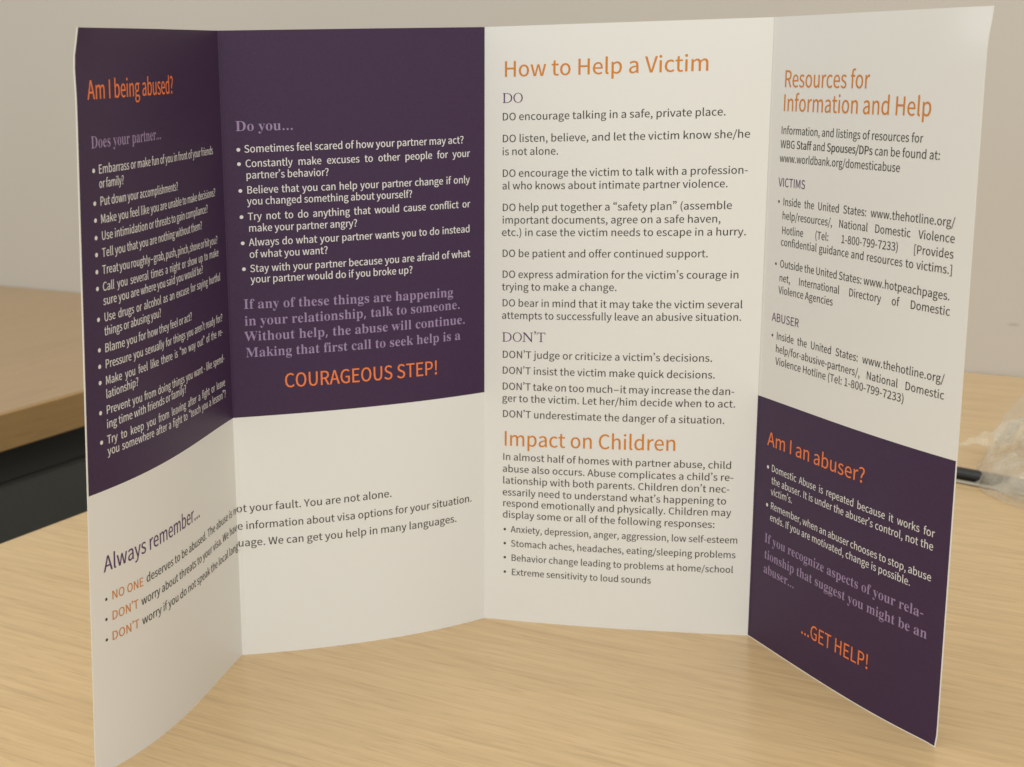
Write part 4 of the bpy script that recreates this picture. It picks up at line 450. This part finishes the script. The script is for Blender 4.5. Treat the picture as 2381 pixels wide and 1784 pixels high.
TEXT = """\
0|2|s|1|orange|5.7|0.996|0.0694|210.17|0.7964|210.82|How to Help a Victim
1|2|r|3|purple|3.6|1.033|0.0677|200.61|0.145|200.66|DO
2|2|s|1|ink|2.75|1.041|0.0654|194.18|0.8556|195.09|DO encourage talking in a safe, private place.
2|2|s|1|ink|2.75|1.051|0.0656|186.11|0.9384|187.19|DO listen, believe, and let the victim know she/he
2|2|s|1|ink|2.75|1.022|0.0658|181.29|0.2764|181.54|is not alone.
2|2|s|1|ink|2.75|1.031|0.066|173.21|0.9356|174.45|DO encourage the victim to talk with a profession-
2|2|s|1|ink|2.75|1.024|0.0661|168.56|0.8708|169.63|al who knows about intimate partner violence.
2|2|s|1|ink|2.75|1.037|0.0663|160.42|0.8868|161.86|DO help put together a “safety plan” (assemble
2|2|s|1|ink|2.75|1.024|0.0665|155.69|0.8504|157.0|important documents, agree on a safe haven,
2|2|s|1|ink|2.75|1.046|0.0651|151.05|0.9384|152.41|etc.) in case the victim needs to escape in a hurry.
2|2|s|1|ink|2.75|1.024|0.0663|143.11|0.8115|144.34|DO be patient and offer continued support.
2|2|s|1|ink|2.75|1.027|0.0665|135.16|0.9194|136.73|DO express admiration for the victim’s courage in
2|2|s|1|ink|2.75|1.028|0.0666|130.36|0.4943|131.36|trying to make a change.
2|2|s|1|ink|2.75|1.019|0.0668|124.24|0.9356|125.84|DO bear in mind that it may take the victim several
2|2|s|1|ink|2.75|1.001|0.0659|119.46|0.9336|121.21|attempts to successfully leave an abusive situation.
3|2|r|3|purple|3.6|1.037|0.0687|110.65|0.2337|111.17|DON’T
4|2|s|1|ink|2.75|1.04|0.0679|104.4|0.8387|105.76|DON’T judge or criticize a victim’s decisions.
4|2|s|1|ink|2.75|1.023|0.068|98.24|0.85|99.49|DON’T insist the victim make quick decisions.
4|2|s|1|ink|2.75|1.024|0.0682|92.06|0.9189|93.45|DON’T take on too much—it may increase the dan-
4|2|s|1|ink|2.75|1.033|0.0683|87.41|0.9248|88.72|ger to the victim. Let her/him decide when to act.
4|2|s|1|ink|2.75|1.027|0.0695|81.3|0.889|82.44|DON’T underestimate the danger of a situation.
5|2|s|1|orange|5.7|0.965|0.073|70.11|0.7212|71.48|Impact on Children
6|2|s|1|ink|2.68|1.055|0.071|64.44|0.9193|65.31|In almost half of homes with partner abuse, child
6|2|s|1|ink|2.68|1.049|0.0706|59.71|0.9269|60.64|abuse also occurs. Abuse complicates a child’s re-
6|2|s|1|ink|2.68|1.055|0.0713|55.09|0.9151|56.09|lationship with both parents. Children don’t nec-
6|2|s|1|ink|2.68|1.041|0.0708|50.4|0.9052|51.43|essarily need to understand what’s happening to
6|2|s|1|ink|2.68|1.034|0.0715|46.03|0.9233|46.97|respond emotionally and physically. Children may
6|2|s|1|ink|2.68|1.049|0.0716|41.54|0.8672|42.14|display some or all of the following responses:
7|2|s|1|ink|2.55|0.98|0.1043|35.79|0.9511|36.37|Anxiety, depression, anger, aggression, low self-esteem
7|2|s|1|ink|2.55|0.995|0.1046|30.09|0.9452|30.55|Stomach aches, headaches, eating/sleeping problems
7|2|s|1|ink|2.55|0.993|0.1053|24.33|0.9387|24.7|Behavior change leading to problems at home/school
7|2|s|1|ink|2.55|0.992|0.1067|18.55|0.6402|18.91|Extreme sensitivity to loud sounds
8|3|s|1|orange|5.7|0.947|0.0746|204.78|0.5282|205.06|Resources for
8|3|s|1|orange|5.7|0.971|0.0739|196.62|0.809|197.36|Information and Help
9|3|s|1|ink|2.7|1.049|0.0709|188.73|0.7811|189.39|Information, and listings of resources for
9|3|s|1|ink|2.7|1.058|0.071|183.94|0.856|184.75|WBG *Staff* and *Spouses/DPs* can be found at:
9|3|s|1|ink|2.7|1.016|0.0698|179.08|0.6927|179.96|www.worldbank.org/domesticabuse
10|3|s|2|purple|3.0|1.027|0.0692|170.54|0.2248|170.77|VICTIMS
11|3|s|1|ink|2.65|1.05|0.1005|164.13|0.9309|165.53|Inside the United States: www.thehotline.org/
11|3|s|1|ink|2.65|1.05|0.0993|159.3|0.9348|160.76|help/resources/, National Domestic Violence
11|3|s|1|ink|2.65|1.05|0.1001|154.12|0.9343|156.1|Hotline (Tel: 1-800-799-7233) [Provides
11|3|s|1|ink|2.65|1.05|0.0981|150.0|0.9348|151.35|confidential guidance and resources to victims.]
11|3|s|1|ink|2.65|1.05|0.0989|142.27|0.9313|143.47|Outside the United States: www.hotpeachpages.
11|3|s|1|ink|2.65|1.05|0.0982|137.28|0.9355|138.83|net, International Directory of Domestic
11|3|s|1|ink|2.65|1.054|0.0978|132.89|0.4067|133.47|Violence Agencies
12|3|s|2|purple|3.0|1.059|0.0661|122.55|0.2266|122.83|ABUSER
13|3|s|1|ink|2.65|1.05|0.0977|116.32|0.9323|117.96|Inside the United States: www.thehotline.org/
13|3|s|1|ink|2.65|1.05|0.096|111.66|0.9358|112.89|help/for-abusive-partners/, National Domestic
13|3|s|1|ink|2.65|1.091|0.0987|107.16|0.7748|108.35|Violence Hotline (Tel: 1-800-799-7233)
14|3|s|2|orange_bright|5.1|1.105|0.073|76.68|0.6223|77.46|Am I an abuser?
15|3|s|2|white|2.62|1.0|0.105|67.54|0.9364|68.56|Domestic Abuse is repeated because it works for
15|3|s|2|white|2.62|1.0|0.1085|62.99|0.9353|64.2|the abuser. It is under the abuser’s control, not the
15|3|s|2|white|2.62|0.984|0.108|58.81|0.2408|59.33|victim’s.
15|3|s|2|white|2.62|1.0|0.1098|53.5|0.9359|54.02|Remember, when an abuser chooses to stop, abuse
15|3|s|2|white|2.62|1.001|0.1094|49.07|0.8537|49.73|ends. If you are motivated, change is possible.
16|3|b|4|lilac|3.45|1.071|0.0817|40.02|0.9157|40.91|If you recognize aspects of your rela-
16|3|b|4|lilac|3.45|1.064|0.0848|33.87|0.9347|34.55|tionship that suggest you might be an
16|3|b|4|lilac|3.45|1.051|0.0837|28.25|0.2772|28.54|abuser...
17|3|s|2|orange_bright|5.2|0.924|0.3289|13.75|0.6958|14.54|...GET HELP!
18|1|b|4|lilac|3.45|1.042|0.0492|193.77|0.2589|193.6|Do you...
19|1|s|2|white|2.62|0.922|0.0776|186.11|0.913|186.17|Sometimes feel scared of how your partner may act?
19|1|s|2|white|2.62|0.915|0.0797|180.97|0.9377|181.06|Constantly make excuses to other people for your
19|1|s|2|white|2.62|0.904|0.0803|176.88|0.3838|176.75|partner’s behavior?
19|1|s|2|white|2.62|0.915|0.081|171.62|0.9374|171.31|Believe that you can help your partner change if only
19|1|s|2|white|2.62|0.898|0.0813|167.64|0.7027|167.24|you changed something about yourself?
19|1|s|2|white|2.62|0.915|0.0815|162.18|0.9382|162.2|Try not to do anything that would cause conflict or
19|1|s|2|white|2.62|0.905|0.0826|158.03|0.4862|157.84|make your partner angry?
19|1|s|2|white|2.62|0.915|0.0825|152.94|0.9379|152.82|Always do what your partner wants you to do instead
19|1|s|2|white|2.62|0.918|0.0823|148.64|0.3723|148.65|of what you want?
19|1|s|2|white|2.62|0.915|0.0826|143.52|0.9382|143.53|Stay with your partner because you are afraid of what
19|1|s|2|white|2.62|0.918|0.0834|139.65|0.6996|139.2|your partner would do if you broke up?
20|1|b|4|lilac|3.45|0.993|0.0545|130.37|0.8658|129.04|If any of these things are happening
20|1|b|4|lilac|3.45|0.987|0.055|124.24|0.8953|124.13|in your relationship, talk to someone.
20|1|b|4|lilac|3.45|1.002|0.0539|118.56|0.917|118.25|Without help, the abuse will continue.
20|1|b|4|lilac|3.45|0.973|0.0557|112.66|0.8959|112.32|Making that first call to seek help is a
21|1|s|2|orange_bright|5.2|0.852|0.194|100.55|0.7995|100.12|COURAGEOUS STEP!
22|1|s|1|ink|2.8|1.041|-0.0023|55.08|0.6015|55.3|ot your fault. You are not alone.
22|1|s|1|ink|2.8|1.003|-0.0002|48.48|0.9436|48.34|e information about visa options for your situation.
22|1|s|1|ink|2.8|1.035|-0.0008|42.02|0.8754|41.46|uage. We can get you help in many languages.
23|0|s|2|orange_bright|5.4|0.785|0.0536|208.5|0.5869|208.42|Am I being abused?
24|0|b|4|lilac|3.45|0.928|0.0614|194.55|0.4788|194.6|Does your partner...
25|0|s|2|white|2.62|0.915|0.094|187.05|0.9142|186.57|Embarrass or make fun of you in front of your friends
25|0|s|2|white|2.62|0.784|0.0951|182.85|0.2264|182.82|or family?
25|0|s|2|white|2.62|0.855|0.0965|177.7|0.5908|177.34|Put down your accomplishments?
25|0|s|2|white|2.62|0.915|0.0963|172.49|0.9215|171.99|Make you feel like you are unable to make decisions?
25|0|s|2|white|2.62|0.925|0.0978|167.53|0.8452|167.14|Use intimidation or threats to gain compliance?
25|0|s|2|white|2.62|0.922|0.0978|162.49|0.7852|162.18|Tell you that you are nothing without them?
25|0|s|2|white|2.62|0.915|0.0962|157.43|0.924|155.35|Treat you roughly—grab, push, pinch, shove or hit you?
25|0|s|2|white|2.62|0.915|0.0955|152.39|0.9284|150.86|Call you several times a night or show up to make
25|0|s|2|white|2.62|0.936|0.096|148.15|0.7763|147.23|sure you are where you said you would be?
25|0|s|2|white|2.62|0.915|0.0968|143.17|0.9355|142.08|Use drugs or alcohol as an excuse for saying hurtful
25|0|s|2|white|2.62|0.857|0.0966|138.9|0.4247|138.71|things or abusing you?
25|0|s|2|white|2.62|0.95|0.0952|133.83|0.661|133.15|Blame you for how they feel or act?
25|0|s|2|white|2.62|0.915|0.0947|128.95|0.9405|127.47|Pressure you sexually for things you aren’t ready for?
25|0|s|2|white|2.62|0.915|0.0935|123.93|0.9367|122.52|Make you feel like there is “no way out” of the re-
25|0|s|2|white|2.62|0.905|0.0933|119.71|0.2637|119.95|lationship?
25|0|s|2|white|2.62|0.915|0.0922|114.87|0.943|112.81|Prevent you from doing things you want - like spend-
25|0|s|2|white|2.62|0.941|0.092|110.44|0.5858|110.12|ing time with friends or family?
25|0|s|2|white|2.62|0.915|0.0916|105.59|0.9408|104.12|Try to keep you from leaving after a fight or leave
25|0|s|2|white|2.62|0.915|0.0925|102.06|0.9432|99.81|you somewhere after a fight to “teach you a lesson”?
26|0|s|2|purple|5.0|0.935|0.0582|65.69|0.6586|64.61|Always remember...
27|0|s|1|orange|2.85|1.072|0.0884|55.79|0.2477|54.87|NO ONE
28|0|s|1|ink|2.85|1.052|0.2628|55.23|0.9935|54.79|deserves to be abused. The abuse is n
27|0|s|1|orange|2.85|1.097|0.0861|49.16|0.2169|48.6|DON’T
28|0|s|1|ink|2.85|1.028|0.2311|48.61|0.9953|48.3|worry about threats to your visa. We hav
27|0|s|1|orange|2.85|1.128|0.0831|42.53|0.2175|41.93|DON’T
28|0|s|1|ink|2.85|1.061|0.2317|42.04|0.9996|41.03|worry if you do not speak the local lang
7|2|d|1|ink|1.0|1|0.0812|36.84|0.0812|36.84|•
7|2|d|1|ink|1.0|1|0.0813|31.2|0.0813|31.2|•
7|2|d|1|ink|1.0|1|0.0815|25.54|0.0815|25.54|•
7|2|d|1|ink|1.0|1|0.0817|19.7|0.0817|19.7|•
11|3|d|1|ink|1.0|1|0.0769|165.24|0.0769|165.24|•
11|3|d|1|ink|1.0|1|0.0755|143.19|0.0755|143.19|•
13|3|d|1|ink|1.0|1|0.0739|117.38|0.0739|117.38|•
15|3|d|1|white|1.3|1|0.0837|68.63|0.0837|68.63|•
15|3|d|1|white|1.3|1|0.0885|54.37|0.0885|54.37|•
19|1|d|1|white|1.3|1|0.0577|187.19|0.0577|187.19|•
19|1|d|1|white|1.3|1|0.0579|182.15|0.0579|182.15|•
19|1|d|1|white|1.3|1|0.0592|172.69|0.0592|172.69|•
19|1|d|1|white|1.3|1|0.0596|163.39|0.0596|163.39|•
19|1|d|1|white|1.3|1|0.0605|154.03|0.0605|154.03|•
19|1|d|1|white|1.3|1|0.0614|144.72|0.0614|144.72|•
25|0|d|1|white|1.3|1|0.0711|188.09|0.0711|188.09|•
25|0|d|1|white|1.3|1|0.0715|178.6|0.0715|178.6|•
25|0|d|1|white|1.3|1|0.0723|173.63|0.0723|173.63|•
25|0|d|1|white|1.3|1|0.0724|168.51|0.0724|168.51|•
25|0|d|1|white|1.3|1|0.0718|163.51|0.0718|163.51|•
25|0|d|1|white|1.3|1|0.071|158.47|0.071|158.47|•
25|0|d|1|white|1.3|1|0.0711|153.45|0.0711|153.45|•
25|0|d|1|white|1.3|1|0.0711|144.21|0.0711|144.21|•
25|0|d|1|white|1.3|1|0.0705|135.0|0.0705|135.0|•
25|0|d|1|white|1.3|1|0.0694|130.03|0.0694|130.03|•
25|0|d|1|white|1.3|1|0.0689|125.06|0.0689|125.06|•
25|0|d|1|white|1.3|1|0.0664|115.86|0.0664|115.86|•
25|0|d|1|white|1.3|1|0.0667|106.7|0.0667|106.7|•
28|0|d|1|ink|1.0|1|0.0652|56.8|0.0652|56.8|•
28|0|d|1|ink|1.0|1|0.0631|50.31|0.0631|50.31|•
28|0|d|1|ink|1.0|1|0.0618|43.64|0.0618|43.64|•
"""
BLOCKS = "heading;subheading;body_text;subheading;body_text;heading;body_text;bullet_list;heading;body_text;subheading;bullet_list;subheading;bullet_list;heading;bullet_list;closing_text;slogan;subheading;bullet_list;closing_text;slogan;reminder_text;heading;subheading;bullet_list;reminder_heading;reminder_accent;reminder_text".split(';')
BOLDEN = {1: 0.018, 2: 0.018, 3: 0.0, 4: 0.0, 5: 0.055}      # extra stroke width, in cap heights

glyph = {}
for ln in GLYPHS.split('\n'):
    if not ln.strip(): continue
    k, adv, sp = ln.split('\t')
    glyph[k] = (int(adv) / 500.0, [[int(x) for x in q.split()] for q in sp.split('/') if q])

_cache = {}
def glyph_mesh(key):
    """triangles of one letter, in cap heights"""
    if key in _cache: return _cache[key]
    cu = bpy.data.curves.new('glyph', 'CURVE')
    cu.dimensions = '2D'; cu.fill_mode = 'BOTH'; cu.resolution_u = 3
    for q in glyph[key][1]:
        pts = []; x = y = 0
        for k in range(0, len(q), 2):
            x += q[k]; y += q[k + 1]; pts.append((x / 500.0, y / 500.0, 0.0))
        sp = cu.splines.new('BEZIER'); sp.bezier_points.add(len(pts) // 3 - 1); sp.use_cyclic_u = True
        for j, bpnt in enumerate(sp.bezier_points):
            bpnt.handle_left_type = bpnt.handle_right_type = 'FREE'
            bpnt.handle_left, bpnt.co, bpnt.handle_right = pts[3 * j:3 * j + 3]
    ob = bpy.data.objects.new('glyph', cu); scene.collection.objects.link(ob)
    dg = bpy.context.evaluated_depsgraph_get(); dg.update()
    me = ob.evaluated_get(dg).to_mesh()
    vs = [(v.co.x, v.co.y) for v in me.vertices]; fs = [tuple(p.vertices) for p in me.polygons]
    ob.evaluated_get(dg).to_mesh_clear()
    bpy.data.objects.remove(ob); bpy.data.curves.remove(cu)
    _cache[key] = (vs, fs)
    return vs, fs

blocks = {}
for ln in TEXT.split('\n'):
    if not ln.strip(): continue
    blk, pan, font, wt, col, cap, base, s0, v0, s1, v1, txt = ln.split('|')
    blk, pan, wt = int(blk), int(pan), int(wt)
    cap, base, s0, v0, s1, v1 = map(float, (cap, base, s0, v0, s1, v1))
    V, F, mats, P = blocks.setdefault((blk, pan), ([], [], [], []))
    if col not in mats: mats.append(col)
    def put(vs, fs, lift=0.00005):
        n0 = len(V)
        V.extend(front(pan, s, v, lift) for s, v in vs)
        for f in fs: F.append(tuple(n0 + k for k in f)); P.append(mats.index(col))
    w = WID[pan]
    if font == 'd':                                             # round bullet
        r = cap * 0.5
        put([(s0 + r * math.cos(a) / w, (v0 + r * math.sin(a)) / 228.6) for a in [k * math.pi / 10 for k in range(20)]], [tuple(range(20))])
        continue
    chars = []; bold = False
    for ch in txt:
        if ch == '*': bold = not bold; continue
        chars.append((ch, 5 if bold else wt))
    def adv(ch): return glyph[font + ('-' if ch == '—' else ch)][0] * (1.9 if ch == '—' else 1.0) * cap
    width = (s1 - s0) * w
    words = sum(adv(c) for c, _ in chars if c != ' ') * base
    spaces = sum(1 for c, _ in chars if c == ' ')
    gap = (width - words) / spaces if spaces else 0.0
    x = 0.0
    for ch, wgt in chars:
        if ch == ' ': x += gap; continue
        gv, gf = glyph_mesh(font + ('-' if ch == '—' else ch))
        wide = 1.9 if ch == '—' else 1.0
        bw = BOLDEN[wgt] * cap
        for dx, lift in (((-bw / 2, 0.00005), (bw / 2, 0.00007)) if bw else ((0.0, 0.00005),)):
            pts = []
            for gx, gy in gv:
                u = x + gx * cap * base * wide + dx
                pts.append((s0 + u / w, (v0 + (v1 - v0) * u / width + gy * cap) / 228.6))
            put(pts, gf, lift)
        x += adv(ch) * base
for (blk, pan), (V, F, mats, P) in blocks.items():
    me = bpy.data.meshes.new(BLOCKS[blk])
    me.from_pydata(V, [], F); me.update()
    o = link(BLOCKS[blk], me, [INK[c] for c in mats], PANELS[pan])
    me.polygons.foreach_set('material_index', P)

# ---------------------------------------------------------------- black cable lying on the near table
def tube(name, pts, rx, rz, seg=18):
    V, F = [], []
    for k, p in enumerate(pts):
        t = (pts[min(k + 1, len(pts) - 1)] - pts[max(k - 1, 0)]).normalized()
        side = t.cross(Vector((0, 0, 1))).normalized(); up = side.cross(t)
        for j in range(seg):
            a = 2 * math.pi * j / seg
            V.append(p + side * rx * math.cos(a) + up * rz * math.sin(a))
    for k in range(len(pts) - 1):
        for j in range(seg):
            a, b2 = k * seg + j, k * seg + (j + 1) % seg
            F.append((a, a + seg, b2 + seg, b2))
    F.append(tuple(range(seg))); F.append(tuple(reversed(range((len(pts) - 1) * seg, len(pts) * seg))))
    me = bpy.data.meshes.new(name); me.from_pydata(V, [], F); me.update()
    for p in me.polygons: p.use_smooth = len(p.vertices) == 4
    return me
M_cable, nt, b = new_mat('black_rubber'); b.inputs['Base Color'].default_value = (0.009, 0.009, 0.009, 1); b.inputs['Roughness'].default_value = 0.42
M_strip, nt, b = new_mat('grey_plastic'); b.inputs['Base Color'].default_value = (0.36, 0.32, 0.26, 1); b.inputs['Roughness'].default_value = 0.45
cable = empty('cable', (0.228, 0.705, TZ))
tag(cable, 'thick black cable with grey strip lying on the table, half hidden under the clear wrap', 'cable')
def cpath(off, z):
    out = []
    for k in range(33):
        d = -0.10 + 0.012 * k
        p = Vector((0.0, 0.0, 0.0)) + Vector((0.72, -0.69, 0)) * d + Vector((0.69, 0.72, 0)) * (off + 0.0012 * math.sin(d * 14))
        out.append(p + Vector((0, 0, z)))
    return out
link('sheath', tube('sheath', cpath(0.002, 0.0031), 0.0046, 0.0030), [M_cable], cable)
link('strip', tube('strip', cpath(-0.0046, 0.0008), 0.0017, 0.0008), [M_strip], cable)

# ---------------------------------------------------------------- crumpled clear wrap at right
def film_mat(name, lo, hi, tint, rough=0.07):
    m, nt, b = new_mat(name)
    out = nt.nodes['Material Output']
    b.inputs['Base Color'].default_value = (*tint, 1)
    b.inputs['Roughness'].default_value = rough; b.inputs['Specular IOR Level'].default_value = 1.0
    tr = N(nt, 'ShaderNodeBsdfTransparent'); tr.inputs[0].default_value = (0.975, 0.97, 0.955, 1)
    mx = N(nt, 'ShaderNodeMixShader')
    tc = N(nt, 'ShaderNodeTexCoord'); n1 = N(nt, 'ShaderNodeTexNoise'); n1.inputs['Scale'].default_value = 90.0; n1.inputs['Detail'].default_value = 5
    nt.links.new(tc.outputs['Object'], n1.inputs['Vector'])
    fr = ramp(nt, n1.outputs[0], [(0.38, (lo, lo, lo)), (0.66, (hi, hi, hi))])
    lw = N(nt, 'ShaderNodeLayerWeight'); lw.inputs[0].default_value = 0.25        # film looks denser where it is seen edge-on
    ad = N(nt, 'ShaderNodeMath', operation='MULTIPLY_ADD', use_clamp=True); nt.links.new(lw.outputs['Facing'], ad.inputs[0]); ad.inputs[1].default_value = 0.35
    nt.links.new(fr, ad.inputs[2]); nt.links.new(ad.outputs[0], mx.inputs[0]); nt.links.new(tr.outputs[0], mx.inputs[1]); nt.links.new(b.outputs[0], mx.inputs[2])
    nt.links.new(mx.outputs[0], out.inputs[0])
    return m
M_film = film_mat('clear_plastic_film', 0.16, 0.40, (0.80, 0.72, 0.58))
M_fold = film_mat('doubled_plastic_film', 0.26, 0.42, (0.46, 0.44, 0.37), 0.40)
wrap = empty('plastic_wrap', (0.295, 0.690, TZ))
tag(wrap, 'crumpled clear plastic wrap heaped on the table beside the leaflet', 'wrap')
def crumple(p, seed):
    """faceted creases: distance to random planes, folded"""
    q = p * 46 + Vector((seed, 0, 0))
    c = noise.voronoi(q, distance_metric='DISTANCE', exponent=2.5)[0]
    c2 = noise.voronoi(q * 2.3, distance_metric='DISTANCE', exponent=2.5)[0]
    return (c[1] - c[0] - 0.3) * 0.0080 + (c2[1] - c2[0] - 0.3) * 0.0042 + noise.noise(q * 0.7) * 0.006
def film_heap(name, rx, ry, hgt, seed, mat, nu=170, nw=60):
    V, F = [], []
    for k in range(nw + 1):
        t = k / nw
        for j in range(nu):
            a = 2 * math.pi * j / nu
            rad = (1 - t) ** 0.55 if t < 1 else 0.0
            z = hgt * (1 - rad ** 2.4)
            p = Vector((math.cos(a) * rx * rad, math.sin(a) * ry * rad, z))
            n = Vector((math.cos(a), math.sin(a), 0.8)).normalized()
            p = p + n * crumple(p, seed) * (0.25 + 0.75 * min(1, max(0.0, 5 * t - 0.8)))
            p.z = max(p.z, 0.0005)
            V.append(p)
    for k in range(nw):
        for j in range(nu):
            a, b2 = k * nu + j, k * nu + (j + 1) % nu
            F.append((a, b2, b2 + nu, a + nu))
    me = bpy.data.meshes.new(name); me.from_pydata(V, [], F); me.update()
    return link(name, me, [mat], wrap)
film_heap('film', 0.063, 0.064, 0.050, 3.0, M_film)
film_heap('film', 0.056, 0.050, 0.036, 11.0, M_film, 80, 30)
def ribbon(name, pts, wvec, mat, wob=0.0012):
    V, F = [], []
    n, m_ = 24, 6
    for k in range(n + 1):
        f = k / n * (len(pts) - 1); i0 = min(int(f), len(pts) - 2)
        c = pts[i0].lerp(pts[i0 + 1], f - i0)
        for j in range(m_ + 1):
            p = c + wvec(k / n) * (j / m_ - 0.5)
            V.append(p + Vector((0, 0, wob * noise.noise(p * 150))))
    for k in range(n):
        for j in range(m_):
            a = k * (m_ + 1) + j; F.append((a, a + 1, a + m_ + 2, a + m_ + 1))
    me = bpy.data.meshes.new(name); me.from_pydata(V, [], F); me.update()
    return link(name, me, [mat], wrap)
# folded band standing up along the heap's left side, and a loose pointed flap behind it
ribbon('fold', [Vector((-0.046, 0.022, 0.018)), Vector((-0.038, 0.026, 0.029)), Vector((-0.022, 0.032, 0.044)), Vector((-0.002, 0.038, 0.052))],
       lambda t: Vector((0.008, -0.004, -0.003)), M_fold, 0.0006)
ribbon('flap', [Vector((-0.060, 0.046, 0.010)), Vector((-0.044, 0.046, 0.013)), Vector((-0.022, 0.046, 0.018))],
       lambda t: Vector((0.006, 0.030, 0.006)) * (0.05 + 0.95 * t), M_film, 0.003)
